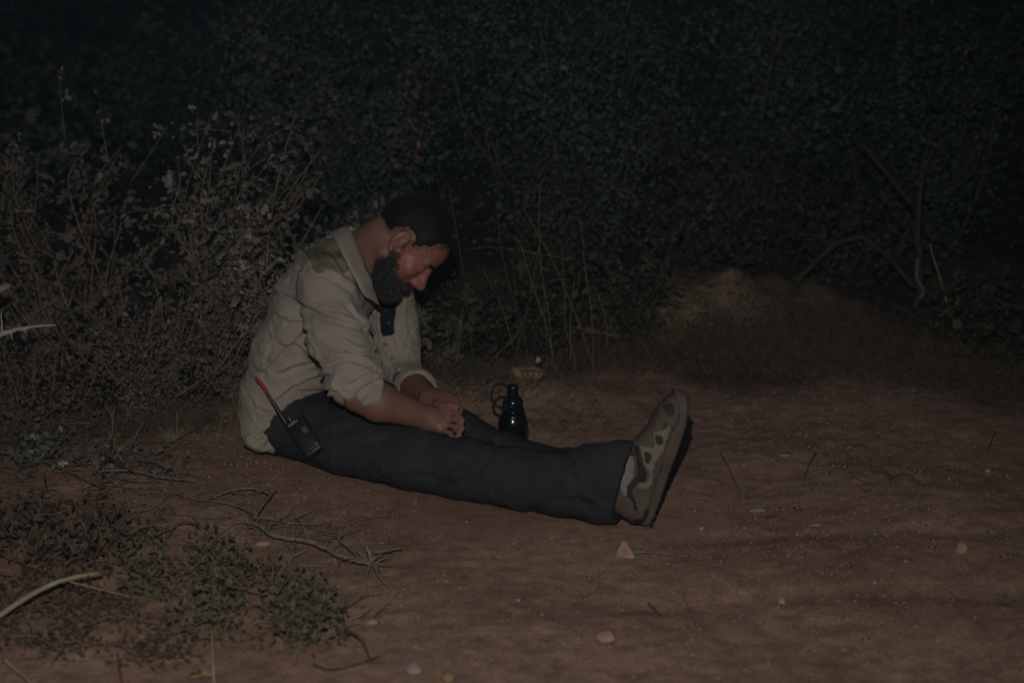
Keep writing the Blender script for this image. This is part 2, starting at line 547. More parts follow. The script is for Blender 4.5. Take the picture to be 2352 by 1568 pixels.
gm = bpy.data.materials.new('red_earth')
gm.use_nodes = True
n_ = gm.node_tree
bs = n_.nodes['Principled BSDF']
bs.inputs['Roughness'].default_value = 0.95
bs.inputs['Specular IOR Level'].default_value = 0.15
tc = n_.nodes.new('ShaderNodeTexCoord')
def nz_node(scale, detail, sx=1.0, rough=0.6):
    mp = n_.nodes.new('ShaderNodeMapping')
    mp.inputs['Scale'].default_value = (sx, 1, 1)
    n_.links.new(tc.outputs['Object'], mp.inputs[0])
    t = n_.nodes.new('ShaderNodeTexNoise')
    t.inputs['Scale'].default_value = scale
    t.inputs['Detail'].default_value = detail
    t.inputs['Roughness'].default_value = rough
    n_.links.new(mp.outputs[0], t.inputs[0])
    return t
def ramp(src, stops):
    r = n_.nodes.new('ShaderNodeValToRGB')
    e = r.color_ramp.elements
    while len(e) < len(stops):
        e.new(0.5)
    for k, (p_, c_) in enumerate(stops):
        e[k].position = p_
        e[k].color = (*c_, 1)
    n_.links.new(src, r.inputs[0])
    return r
def mix(f, a, b, mode='MIX', fac=None):
    m = n_.nodes.new('ShaderNodeMix')
    m.data_type = 'RGBA'
    m.blend_type = mode
    if fac is not None:
        m.inputs[0].default_value = fac
    else:
        n_.links.new(f, m.inputs[0])
    n_.links.new(a, m.inputs[6])
    n_.links.new(b, m.inputs[7])
    return m.outputs[2]
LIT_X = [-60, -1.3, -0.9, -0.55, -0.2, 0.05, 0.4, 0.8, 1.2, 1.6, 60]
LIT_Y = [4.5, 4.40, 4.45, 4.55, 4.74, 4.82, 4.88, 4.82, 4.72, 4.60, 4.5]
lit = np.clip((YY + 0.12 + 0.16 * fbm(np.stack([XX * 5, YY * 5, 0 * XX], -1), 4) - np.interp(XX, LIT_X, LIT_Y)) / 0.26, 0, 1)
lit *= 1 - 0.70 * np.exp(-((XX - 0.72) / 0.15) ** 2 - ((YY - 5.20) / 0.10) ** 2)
n1 = nz_node(2.2, 5)
c1 = ramp(n1.outputs[0], [(0.32, (0.285, 0.176, 0.125)), (0.52, (0.345, 0.218, 0.158)), (0.70, (0.375, 0.250, 0.178))])
n2 = nz_node(24, 6, 0.8)
c2 = ramp(n2.outputs[0], [(0.30, (0.70, 0.69, 0.69)), (0.52, (1.0, 1.0, 1.0)), (0.75, (1.22, 1.21, 1.19))])
n3 = nz_node(190, 5, 0.7, 0.7)
c3 = ramp(n3.outputs[0], [(0.30, (0.45, 0.44, 0.44)), (0.5, (1, 1, 1)), (0.72, (1.45, 1.42, 1.36))])
col = mix(None, c1.outputs[0], c2.outputs[0], 'MULTIPLY', 1.0)
col = mix(None, col, c3.outputs[0], 'MULTIPLY', 0.9)
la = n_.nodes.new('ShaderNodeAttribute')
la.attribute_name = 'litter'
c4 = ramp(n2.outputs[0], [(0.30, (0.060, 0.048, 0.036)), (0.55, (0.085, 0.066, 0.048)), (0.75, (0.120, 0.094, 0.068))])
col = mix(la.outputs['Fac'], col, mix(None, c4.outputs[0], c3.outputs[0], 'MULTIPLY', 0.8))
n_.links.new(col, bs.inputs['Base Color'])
b1 = n_.nodes.new('ShaderNodeBump')
b1.inputs['Strength'].default_value = 0.6
b1.inputs['Distance'].default_value = 0.006
n_.links.new(n3.outputs[0], b1.inputs['Height'])
b2 = n_.nodes.new('ShaderNodeBump')
b2.inputs['Strength'].default_value = 0.25
b2.inputs['Distance'].default_value = 0.012
n_.links.new(n2.outputs[0], b2.inputs['Height'])
n_.links.new(b1.outputs[0], b2.inputs['Normal'])
n_.links.new(b2.outputs[0], bs.inputs['Normal'])
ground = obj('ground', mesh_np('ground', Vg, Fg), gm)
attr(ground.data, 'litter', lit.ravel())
tag(ground, 'bare reddish brown dirt ground scattered with grit', 'ground', kind='structure')
def hgt(x, y):
    """height of the built ground, read between its grid points"""
    x, y = np.asarray(x, float), np.asarray(y, float)
    i = np.clip(np.searchsorted(gx, x) - 1, 0, nx - 2)
    j = np.clip(np.searchsorted(gy, y) - 1, 0, ny - 2)
    a = (x - gx[i]) / (gx[i + 1] - gx[i])
    b = (y - gy[j]) / (gy[j + 1] - gy[j])
    return (ZZ[i, j] * (1 - a) + ZZ[i + 1, j] * a) * (1 - b) + (ZZ[i, j + 1] * (1 - a) + ZZ[i + 1, j + 1] * a) * b
def gz(x, y):
    return float(hgt(x, y))
def GG(u, v, up=0.0):
    """place on the ground seen at (u, v), raised by up"""
    z = 0.0
    for _ in range(6):
        p = G(u, v, z + up)
        z = gz(p[0], p[1])
    return np.array([p[0], p[1], z + up])

def GR(u, v, up=0.0):
    """where the line of sight through (u, v) first meets the ground, slopes included"""
    Y = np.arange(2.6, 9.0, 0.004)
    x, y, q = ray(u, v)
    t = Y / y
    z = CAM_H + q * t - up
    k = np.argmax(z < hgt(x * t, Y))
    return np.array([x * t[k], Y[k], float(hgt(x * t[k], Y[k])) + up])

# ---------------------------------------------------------------- grit lying on the ground
def rock_mesh(name, size, seed, sub=2, rough=0.25, sharp=False):
    rr = random.Random(seed)
    import bmesh
    bm = bmesh.new()
    bmesh.ops.create_icosphere(bm, subdivisions=sub, radius=1.0)
    off = np.array([rr.uniform(0, 50) for _ in range(3)])
    vv = np.array([v.co for v in bm.verts])
    planes = []
    for _ in range(9 if sharp else 6):
        d = np.array([rr.gauss(0, 1) for _ in range(3)])
        planes.append((d / np.linalg.norm(d), rr.uniform(0.55, 0.85)))
    q = vv.copy()
    for d, o_ in planes:
        e = np.maximum(q @ d - o_, 0)
        q = q - e[:, None] * d
    q = q * (1 + rough * 0.5 * fbm(vv * 1.7 + off, 3))[:, None]
    q = q * np.asarray(size)
    for v, c in zip(bm.verts, q):
        v.co = c
    me = bpy.data.meshes.new(name)
    bm.to_mesh(me)
    bm.free()
    if not sharp:
        me.polygons.foreach_set('use_smooth', np.ones(len(me.polygons), bool))
    return me
def grit(name, n, s0, s1, mt, label, xr, yr, bias=None):
    t = np.array([[1, 0, 0], [-0.5, 0.87, 0], [-0.5, -0.87, 0], [0.1, 0.1, 0.75], [0, 0, -0.5]])
    f = np.array([[0, 1, 3], [1, 2, 3], [2, 0, 3], [1, 0, 4], [2, 1, 4], [0, 2, 4]])
    x = RNG.uniform(*xr, n)
    y = RNG.uniform(*yr, n)
    k = noise3(np.stack([x * 2.2, y * 2.2, 0 * x], -1)) + RNG.normal(0, 0.35, n)
    ok = k > -0.1
    d = segdist(np.stack([x, y], -1), [(-0.62, 4.30), (-0.115, 3.92), (0.32, 3.73)])
    ok &= d > 0.12
    x, y = x[ok], y[ok]
    n = len(x)
    s = s0 * (s1 / s0) ** (RNG.random(n) ** 2.6)
    a = RNG.uniform(0, 6.28, n)
    V = t[None] * (1 + RNG.normal(0, 0.22, (n, 5, 3)))
    V = V * np.stack([s, s * RNG.uniform(0.6, 1, n), s * RNG.uniform(0.5, 0.9, n)], -1)[:, None]
    ca, sa = np.cos(a)[:, None], np.sin(a)[:, None]
    W = np.stack([V[..., 0] * ca - V[..., 1] * sa, V[..., 0] * sa + V[..., 1] * ca, V[..., 2]], -1)
    W += np.stack([x, y, hgt(x, y)], -1)[:, None]
    F = (f[None] + 5 * np.arange(n)[:, None, None]).reshape(-1, 3)
    me = mesh_np(name, W.reshape(-1, 3), F, False)
    attr(me, 'rnd', np.repeat(RNG.random(n), 5))
    tag(obj(name, me, mt), label, 'grit', kind='stuff')
M['grit'] = mat('grit', (0.2, 0.1, 0.1), 0.95, attrib='rnd', cols=[(0.16, 0.10, 0.072), (0.25, 0.155, 0.11), (0.30, 0.195, 0.14), (0.33, 0.235, 0.175), (0.36, 0.29, 0.235)], spec=0.2)
M['clod'] = mat('earth_clod', (0.25, 0.155, 0.11), 0.95, (0.33, 0.21, 0.15), 60, 0.8, 200, 0.1)
grit('clods', 5200, 0.004, 0.012, M['clod'], 'crumbly clods of the same red earth', (-1.3, 1.4), (2.75, 4.72))
grit('gravel', 24000, 0.0012, 0.0070, M['grit'], 'fine reddish grit strewn over the dirt', (-1.3, 1.4), (2.75, 4.70))

# ---------------------------------------------------------------- plant helpers
LEAF = {
    'oval': (np.array([[0, 0, 0], [0.45, 0.30, 0.06], [1, 0, -0.05], [0.45, -0.30, 0.06], [0.5, 0, -0.02]]), np.array([[0, 4, 1], [1, 4, 2], [2, 4, 3], [3, 4, 0]])),
    'lobed': (np.array([[0, 0, 0], [0.25, 0.22, 0.03], [0.34, 0.13, 0.0], [0.55, 0.36, 0.08], [0.64, 0.17, 0.0], [0.84, 0.26, -0.02], [1, 0, -0.10],
                        [0.84, -0.26, -0.02], [0.64, -0.17, 0.0], [0.55, -0.36, 0.08], [0.34, -0.13, 0.0], [0.25, -0.22, 0.03], [0.5, 0, -0.03]]),
              np.array([[0, 12, 1], [1, 12, 2], [2, 12, 3], [3, 12, 4], [4, 12, 5], [5, 12, 6], [6, 12, 7], [7, 12, 8], [8, 12, 9], [9, 12, 10], [10, 12, 11], [11, 12, 0]])),
    'chip': (np.array([[0, 0, 0], [0.45, 0.32, 0.08], [1, 0, -0.05], [0.45, -0.32, 0.08]]), np.array([[0, 2, 1], [0, 3, 2]])),
    'blade': (np.array([[0, 0.05, 0], [0, -0.05, 0], [0.55, 0.045, 0.05], [0.55, -0.045, 0.05], [1, 0, -0.04]]), np.array([[0, 1, 3], [0, 3, 2], [2, 3, 4]])),
}
def leaves(name, pos, size, kind, mt, parent, droop=0.2, rnd=None, out=None):
    T, Fc = LEAF[kind]
    pos = np.asarray(pos, float)
    n = len(pos)
    d = RNG.normal(0, 1, (n, 3))
    if out is not None:
        d = d * 0.8 + out
    d[:, 2] -= droop
    d /= np.linalg.norm(d, axis=1)[:, None]
    u = RNG.normal(0, 1, (n, 3)) * 0.7 + np.array([0, -0.25, 0.6])
    s = np.cross(u, d)
    s /= np.linalg.norm(s, axis=1)[:, None] + 1e-9
    u = np.cross(d, s)
    sz = np.broadcast_to(np.asarray(size, float), (n,)) * RNG.uniform(0.6, 1.3, n)
    curl = RNG.uniform(-1.0, 1.6, n)
    W = pos[:, None] + sz[:, None, None] * (T[None, :, 0:1] * d[:, None] + T[None, :, 1:2] * s[:, None] + (T[None, :, 2:3] * curl[:, None, None]) * u[:, None])
    F = (Fc[None] + len(T) * np.arange(n)[:, None, None]).reshape(-1, 3)
    me = mesh_np(name, W.reshape(-1, 3), F, False)
    r = RNG.random(n) if rnd is None else rnd
    attr(me, 'rnd', np.repeat(np.clip(r, 0, 1), len(T)))
    o = obj(name, me, mt, parent)
    o['kind'] = 'stuff'
    return o
def wander(a, b, n=7, amp=0.05, sag=0.0):
    a, b = np.asarray(a, float), np.asarray(b, float)
    t = np.linspace(0, 1, n)[:, None]
    L_ = np.linalg.norm(b - a)
    w_ = np.cumsum(RNG.normal(0, 1, (n, 3)), 0)
    w_ -= t * w_[-1] + (1 - t) * w_[0]
    p = a + (b - a) * t + w_ * amp * L_ / math.sqrt(n)
    p[:, 2] += sag * L_ * (4 * t * (1 - t))[:, 0]
    return p
def shrub(name, label, base, height, spread, nstem, nleaf, lsize, kind, mt, stem_mat=None, lean=(0, 0), group=None, cat='shrub', flat=1.0, low=0.15, stem_r=0.006, clump=0.045, twigs=5, tone=0.5, mixed=0.0):
    bx, by = base
    bz = gz(bx, by)
    t = thing(name, (bx, by, bz), label, cat, group)
    VV, FF = [], []
    tips, w_ = [], []
    for i in range(nstem):
        a = RNG.uniform(0, 2 * math.pi)
        r_ = spread * math.sqrt(RNG.random())
        hh = height * RNG.uniform(0.55, 1.05) * (1 - 0.35 * (r_ / spread) ** 2)
        root = np.array([bx + RNG.normal(0, 0.06) * spread * 2, by + RNG.normal(0, 0.06) * spread * 2, 0])
        root[2] = gz(root[0], root[1]) - 0.02
        tip = np.array([bx + r_ * math.cos(a) + lean[0] * hh, by + flat * r_ * math.sin(a) + lean[1] * hh, bz + hh])
        pth = catmull(wander(root, tip, 6, 0.10, 0.0), 4)
        tube(pth, np.linspace(stem_r * RNG.uniform(0.7, 1.2), 0.0012, len(pth)), 4, VV, FF, cap=False)
        for k in range(twigs):
            j = int(len(pth) * RNG.uniform(low, 0.95))
            d = RNG.normal(0, 1, 3)
            d[2] = abs(d[2]) * 0.6
            d /= np.linalg.norm(d)
            e = pth[j] + d * RNG.uniform(0.12, 0.38) * height * 0.6
            tw = catmull(wander(pth[j], e, 4, 0.12, 0.05), 3)
            tube(tw, np.linspace(0.0022, 0.0008, len(tw)), 3, VV, FF, cap=False)
            tips.append(tw)
        tips.append(pth[int(len(pth) * low):])
    allp = np.vstack(tips)
    ob = obj('stems', mesh_np('stems', VV, FF), stem_mat or M['twig'], t)
    ob['kind'] = 'stuff'
    idx = RNG.integers(0, len(allp), nleaf)
    pos = allp[idx] + RNG.normal(0, clump, (nleaf, 3)) * (RNG.random((nleaf, 1)) ** 1.2)
    ok = pos[:, 2] > hgt(pos[:, 0], pos[:, 1]) + 0.004
    pos = pos[ok]
    r = tone + 0.26 * fbm(pos * 3.1 + 3, 3) + RNG.normal(0, 0.16, len(pos))
    leaves('foliage', pos, lsize * np.exp(RNG.normal(0, mixed, len(pos))) if mixed else lsize, kind, mt, t, rnd=r)
    return t

# ---------------------------------------------------------------- the brush behind him
shrub('leafy_shrub', 'wide pale leafy shrub filling the left edge behind the white stick', (-1.42, 4.95), 0.84, 0.42, 24, 3900, 0.019, 'lobed', M['leaf_olive'], group='pale shrubs on the left', mixed=0.35, flat=0.7)
shrub('leafy_shrub', 'tallest pale shrub with thin stems reaching up left of the man', (-0.92, 4.92), 0.92, 0.34, 26, 3900, 0.018, 'lobed', M['leaf_olive'], group='pale shrubs on the left', mixed=0.35, lean=(0.12, 0), flat=0.7)
shrub('leafy_shrub', 'small leaved pale shrub pressed right behind the man back', (-0.66, 4.72), 0.60, 0.22, 13, 4600, 0.016, 'lobed', M['leaf_olive'], group='pale shrubs on the left', mixed=0.35, flat=0.6, low=0.05, tone=0.66)
shrub('leafy_shrub', 'loose shrub whose leafy tip shows just above the man collar', (-0.40, 5.05), 0.62, 0.22, 9, 1300, 0.020, 'lobed', M['leaf_olive'], group='pale shrubs on the left', mixed=0.35, flat=0.7)
shrub('dry_brush', 'fine dry brown brush low at the foot of the left shrubs', (-1.02, 4.50), 0.42, 0.36, 26, 11000, 0.0085, 'oval', M['leaf_fine'], group='low dry brush', flat=0.5, low=0.02, cat='brush', clump=0.055, stem_r=0.0028, mixed=0.4)
shrub('dry_brush', 'fine dry brush at the left edge below the white stick', (-1.36, 4.40), 0.36, 0.30, 20, 8000, 0.0085, 'oval', M['leaf_fine'], group='low dry brush', flat=0.5, low=0.02, cat='brush', clump=0.055, stem_r=0.0028, mixed=0.4)
shrub('dry_brush', 'fine dry brush between the man back and the reddish stalk', (-0.80, 4.60), 0.40, 0.15, 12, 4500, 0.009, 'oval', M['leaf_fine'], group='low dry brush', flat=0.5, low=0.02, cat='brush', clump=0.045, stem_r=0.0028, mixed=0.4)
# dark evergreen shrubs closing the view
DK = [(-0.55, 5.95, 1.25, 0.50, 'dark evergreen shrub rising behind the man head'), (0.15, 5.75, 1.35, 0.48, 'dark evergreen shrub behind the tall bent grass stalks'),
      (0.85, 6.25, 1.45, 0.55, 'dark evergreen shrub standing above the grassy bank'), (1.55, 6.15, 1.5, 0.55, 'dark evergreen shrub behind the broken trunk on the right'),
      (2.15, 5.9, 1.4, 0.5, 'dark evergreen shrub cut by the right edge'), (-1.15, 6.7, 1.0, 0.5, 'dim dark shrub far behind the tallest pale shrub'),
      (0.45, 7.3, 1.7, 0.75, 'dim evergreen mass furthest back in the middle'), (1.75, 7.3, 1.7, 0.75, 'dim evergreen mass furthest back on the right'), (-0.55, 7.2, 1.6, 0.7, 'dim evergreen mass furthest back above the man head'),
      (3.2, 7.0, 1.7, 0.8, 'dim evergreen mass beyond the right edge stick')]
for kk, (x, y, h_, s_, lb) in enumerate(DK):
    shrub('evergreen_shrub', lb, (x, y), h_, s_, 17, 19000, 0.0155, 'chip', M['leaf_dark'], M['bark_dark'], group='dark evergreens behind', low=0.02, clump=0.13, twigs=7, flat=0.8, tone=(0.42, 0.34, 0.50, 0.38, 0.30, 0.30, 0.55, 0.36, 0.48, 0.30)[kk], mixed=0.35)
for x, y, h_, s_, lb in ((-2.1, 6.9, 0.55, 0.55, 'low bush in the dark behind the left edge shrub'), (-1.75, 8.2, 0.7, 0.8, 'dark bush above the left edge shrub, barely seen'), (-2.9, 9.5, 0.9, 0.9, 'low black bush lost in the dark at the upper left'), (-1.2, 10.5, 1.3, 0.9, 'far bush barely seen in the dark past the left shrubs')):
    shrub('far_bush', lb, (x, y), h_, s_, 12, 2500, 0.05, 'oval', M['leaf_dark'], M['bark_dark'], group='bushes lost in the dark', low=0.02, clump=0.16, twigs=5)
# ================================================================ the sleeping man
man = thing('person', (-0.60, 4.28, 0.0), 'person in pale khaki shirt and dark trousers sitting asleep on the dirt, legs stretched out', 'person')
TH = R(20)
DV = np.array([math.cos(TH), -math.sin(TH), 0])          # way the chest faces
RV = np.array([-math.sin(TH), -math.cos(TH), 0])         # towards his right hand

# --- joints
SHR = P(742, 652, 4.13)
SHL = SHR - RV * 0.37 + np.array([0.0, 0, -0.01])
ELR = P(824, 908, 3.93)
WRR = P(984, 960, 3.985)
ELL = P(922, 872, 4.38)
WRL = P(990, 917, 4.12)
HIPR, KNR, ANR = np.array([-0.575, 4.185, 0.088]), np.array([-0.115, 3.905, 0.078]), np.array([0.215, 3.735, 0.10])
HIPL, KNL, ANL = np.array([-0.50, 4.42, 0.088]), np.array([-0.02, 4.01, 0.06]), np.array([0.26, 3.87, 0.065])
SPINE = [np.array(p) for p in ((-0.60, 4.31, 0.06), (-0.605, 4.31, 0.16), (-0.578, 4.305, 0.27), (-0.525, 4.30, 0.39), (-0.465, 4.295, 0.475), (-0.425, 4.29, 0.525))]

# --- head frame
HP, HY, HR = R(55), R(13), R(-6)
F0 = np.array([math.cos(HP), 0, -math.sin(HP)])
U0 = np.array([math.sin(HP), 0, math.cos(HP)])
R0 = np.array([0, -1.0, 0])
HF = F0 * math.cos(HY) + R0 * math.sin(HY)
HRt = R0 * math.cos(HY) - F0 * math.sin(HY)
HU = U0 * math.cos(HR) + HRt * math.sin(HR)
HRt = HRt * math.cos(HR) - U0 * math.sin(HR)
HC = P(917, 556, 4.175) - HRt * 0.074
def H(f, u, r=0.0):
    return HC + HF * f + HU * u + HRt * r
HAX = np.array([HF, HU, HRt])
NB = np.array([-0.425, 4.29, 0.50])

def head_field(B, grow=0.0):
    B.add(ell(H(-0.002, 0.04), HAX, np.array([0.098, 0.090, 0.077]) + grow), 0.01)
    B.add(ell(H(0.042, -0.03), HAX, (0.055, 0.080, 0.056)), 0.03)
    B.add(ell(H(0.045, 0.05), HAX, (0.056, 0.052, 0.060)), 0.02)
    for s in (-1, 1):
        B.add(cone(H(0.0, -0.045, s * 0.052), H(0.078, -0.098, s * 0.014), 0.024, 0.018), 0.025)
        B.add(ball(H(0.066, -0.018, s * 0.045), 0.022), 0.02)
        B.add(cone(H(0.092, 0.027, s * 0.012), H(0.082, 0.028, s * 0.045), 0.011, 0.009), 0.012)
    B.add(ball(H(0.086, -0.100), 0.024), 0.02)
    for s in (-1, 1):
        B.add(ball(H(0.106, 0.006, s * 0.034), 0.021), 0.012, 's')
        B.add(ball(H(0.079, 0.004, s * 0.033), 0.0155), 0.006)
        B.add(cone(H(0.092, -0.003, s * 0.022), H(0.088, -0.003, s * 0.044), 0.0035, 0.003), 0.004)
    B.add(cone(H(0.090, 0.022), H(0.117, -0.022), 0.0095, 0.0135), 0.014)
    B.add(ball(H(0.121, -0.025), 0.0125), 0.006)
    for s in (-1, 1):
        B.add(ball(H(0.105, -0.030, s * 0.012), 0.0115), 0.012)
    B.add(cone(H(0.097, -0.060, -0.016), H(0.097, -0.060, 0.016), 0.009, 0.009), 0.008)
    B.add(cone(H(0.094, -0.076, -0.014), H(0.094, -0.076, 0.014), 0.010, 0.010), 0.008)
    B.add(cone(H(0.103, -0.068, -0.02), H(0.103, -0.068, 0.02), 0.003, 0.003), 0.004, 's')
    for s in (-1, 1):                                      # ears: rim, bowl, lobe
        pts = [(-0.001, -0.026), (-0.013, -0.010), (-0.019, 0.009), (-0.014, 0.025), (-0.001, 0.030), (0.009, 0.022), (0.010, 0.010)]
        ctr = H(-0.006, 0.004, s * 0.073)
        B.add(ell(ctr, HAX, (0.014, 0.025, 0.008)), 0.01)
        for a, b in zip(pts[:-1], pts[1:]):
            ra = s * (0.080 - 0.22 * (a[0] + 0.006))
            rb = s * (0.080 - 0.22 * (b[0] + 0.006))
            B.add(cone(H(a[0], a[1], ra), H(b[0], b[1], rb), 0.0042, 0.0042), 0.004)
        B.add(cone(H(-0.012, -0.006, s * 0.083), H(-0.008, 0.020, s * 0.083), 0.004, 0.003), 0.004)
        B.add(ball(H(0.004, -0.027, s * 0.078), 0.0066), 0.006)
        B.add(ball(H(0.011, -0.002, s * 0.078), 0.005), 0.004)
        B.add(ball(H(0.0, -0.006, s * 0.084), 0.007), 0.004, 's')

def finger(B, pts, r0=0.0092, r1=0.0072, k=0.004):
    n = len(pts) - 1
    for i in range(n):
        a = r0 + (r1 - r0) * i / n
        b = r0 + (r1 - r0) * (i + 1) / n
        B.add(cone(pts[i], pts[i + 1], a, b), k)
        if i:
            B.add(ball(pts[i], a * 1.07), k)

body = Field((-0.80, 3.62, 0.0), (0.33, 4.62, 0.72), 0.0036)
head_field(body)
body.add(cone(H(-0.035, -0.035), NB, 0.060, 0.068), 0.02)
body.add(cone(H(-0.01, -0.05), NB + DV * 0.03, 0.050, 0.062), 0.02)
for a, b, ra, rb in ((0, 1, (0.14, 0.085), (0.135, 0.085)), (1, 2, (0.135, 0.085), (0.13, 0.09)), (2, 3, (0.13, 0.09), (0.13, 0.09)), (3, 4, (0.13, 0.09), (0.12, 0.07)), (4, 5, (0.12, 0.07), (0.07, 0.055))):
    body.add(eseg(SPINE[a], SPINE[b], RV, None, ra, rb), 0.03)
for S, E, W, rr in ((SHR, ELR, WRR, 1), (SHL, ELL, WRL, -1)):
    if rr > 0:
        body.add(cone(S, E, 0.045, 0.038), 0.02)
    else:
        body.add(cone(S, P(900, 760, 4.46), 0.036, 0.036), 0.02)
        body.add(cone(P(900, 760, 4.46), E, 0.036, 0.038), 0.02)
    fa = E + (W - E) * 0.28
    body.add(cone(E, fa, 0.040, 0.048), 0.015)
    body.add(cone(fa, W, 0.048, 0.029), 0.015)
for hp, kn, an in ((HIPR, KNR, ANR), (HIPL, KNL, ANL)):
    body.add(cone(hp, kn, 0.070, 0.048), 0.03)
    body.add(cone(kn, an, 0.046, 0.034), 0.02)

# near (right) hand, closed over the other one
def hand(B, W, kn, dirs, thumb, palm_r=0.0135):
    for k in kn:
        B.add(cone(W, k, 0.024, palm_r), 0.014)
    for i in range(len(kn) - 1):
        B.add(cone(kn[i], kn[i + 1], palm_r, palm_r), 0.008)
    for k, ln, dd in zip(kn, (0.96, 1.06, 1.0, 0.80), dirs):
        pts = [k]
        for d, s in zip(dd, (0.042, 0.028, 0.021)):
            d = np.asarray(d, float)
            pts.append(pts[-1] + d / np.linalg.norm(d) * s * ln)
        finger(B, pts)
    finger(B, thumb, 0.0115, 0.0088)
def hand2(B, W, knuckles, fingers, thumb):
    for k in knuckles:
        B.add(cone(W, k, 0.026, 0.0115), 0.012)
    for i in range(len(knuckles) - 1):
        B.add(cone(knuckles[i], knuckles[i + 1], 0.0105, 0.0105), 0.005)
    for k, f in zip(knuckles, fingers):
        finger(B, [k] + f, 0.0077, 0.0064, 0.0008)
    finger(B, thumb, 0.0120, 0.0092, 0.006)
kL = [P(1024, 906, 4.085), P(1031, 913, 4.07), P(1034, 922, 4.055), P(1032, 932, 4.045)]
fL_ = [[P(1046, 915, 4.06), P(1056, 931, 4.035), P(1056, 945, 4.02)], [P(1051, 925, 4.045), P(1058, 943, 4.02), P(1054, 956, 4.005)],
       [P(1052, 936, 4.03), P(1056, 954, 4.005), P(1049, 966, 3.995)], [P(1046, 944, 4.02), P(1049, 958, 4.0), P(1043, 967, 3.99)]]
hand2(body, WRL, kL, fL_, [WRL + np.array([0.015, 0.0, 0.005]), P(1006, 930, 4.05), P(1022, 944, 4.02), P(1034, 952, 4.005)])
kR = [P(1020, 944, 4.0), P(1024, 958, 3.985), P(1021, 972, 3.972), P(1012, 985, 3.962)]
fR_ = [[P(1047, 948, 3.978), P(1062, 964, 3.955), P(1058, 980, 3.944)], [P(1050, 964, 3.962), P(1062, 983, 3.940), P(1053, 998, 3.930)],
       [P(1046, 981, 3.950), P(1055, 999, 3.930), P(1044, 1010, 3.922)], [P(1034, 995, 3.942), P(1041, 1008, 3.926), P(1031, 1016, 3.920)]]
hand2(body, WRR, kR, fR_, [WRR + np.array([0.018, 0.01, 0.012]), P(1014, 934, 4.01), P(1034, 931, 4.0), P(1048, 935, 3.99)])
bV, bF = body.mesh(1)
del body
o_body = obj('body', mesh_np('body', bV, bF), M['skin'], man)
attr(o_body.data, 'flush', np.clip(1.25 - np.linalg.norm(bV - H(0.07, -0.01, 0.03), axis=1) / 0.10, 0, 1) + 0.18 * fbm(bV * 30, 3) + 0.12)

# --- hair and beard: a close shell with short strands standing out of it
hd = Field(HC - 0.17, HC + 0.17, 0.0032)
head_field(hd)
hV, hF = hd.mesh(1)
hN = normals(hV, hF)
L = (hV - HC) @ HAX.T
fL, uL, rL = L[:, 0], L[:, 1], L[:, 2]
hno = 0.011 * fbm(hV * 90, 3)
def edge_dist(f, u, pts, above):
    pts = np.array(pts)
    ln = np.interp(f, pts[:, 0], pts[:, 1])
    d = segdist(np.stack([f, u], -1), pts)
    return np.where((u > ln) == above, d, -d)
def hair_mask(f, u, r):
    pts = [(-0.12, -0.050), (-0.07, -0.046), (-0.035, -0.022), (-0.025, 0.014), (-0.010, 0.034), (0.008, 0.034), (0.014, 0.0), (0.018, -0.022), (0.030, -0.020), (0.036, 0.010), (0.050, 0.034), (0.066, 0.058), (0.078, 0.084), (0.10, 0.120)]
    return edge_dist(f, u, pts, True) + 0.5 * hno
def beard_mask(f, u, r):
    ar = np.abs(r)
    pts = [(0.002, -0.14), (0.006, -0.045), (0.013, -0.022), (0.019, -0.008), (0.030, -0.010), (0.042, -0.028), (0.060, -0.046), (0.078, -0.052), (0.092, -0.044), (0.13, -0.046)]
    m = edge_dist(f, u, pts, False) + 0.5 * hno
    m = np.where(f < 0.002, -0.02, m)
    lips = (f > 0.099) & (u < -0.060) & (u > -0.078) & (ar < 0.016)
    return np.where(lips, -0.01, m)
def shell(name, mask, th, mt, nst, ln, lay, parent):
    sel = (mask > 0.010)[hF].all(1)
    nz = 0.5 + 0.5 * noise3(hV * 160)
    taper = np.clip((mask - 0.010) / 0.014, 0.0, 1)
    VV, FF = overlay(hV + hN * (th * taper * (0.6 + 0.6 * nz))[:, None], hF, sel, 0.0004)
    o = obj(name, mesh_np(name, VV, FF), mt, parent)
    fi = np.where((mask > -0.004)[hF].all(1))[0]
    wgt = np.clip((mask[hF].mean(1)[fi] + 0.004) / 0.016, 0.04, 1)
    pick = RNG.choice(fi, nst, p=wgt / wgt.sum())
    C = hV[hF[pick]].mean(1) + RNG.normal(0, 0.0015, (nst, 3))
    N = hN[hF[pick, 0]]
    d = N * 0.75 + lay + RNG.normal(0, 0.28, (nst, 3))
    d /= np.linalg.norm(d, axis=1)[:, None]
    s = np.cross(d, RNG.normal(0, 1, (nst, 3)))
    s /= np.linalg.norm(s, axis=1)[:, None]
    l = ln * RNG.uniform(0.6, 1.25, nst)[:, None]
    a = C + N * th * 0.4
    V3 = np.stack([a - s * 0.0004, a + s * 0.0004, a + d * l], 1).reshape(-1, 3)
    F3 = np.arange(nst * 3).reshape(-1, 3)
    so = obj(name + '_strands', mesh_np(name + '_strands', V3, F3), mt, o)
    so['kind'] = 'stuff'
    return o
shell('hair', hair_mask(fL, uL, rL), 0.0030, M['hair'], 42000, 0.0065, -HF * 0.35, man)
shell('beard', beard_mask(fL, uL, rL), 0.0022, M['beard'], 34000, 0.0075, -HU * 0.6, man)
bro = []
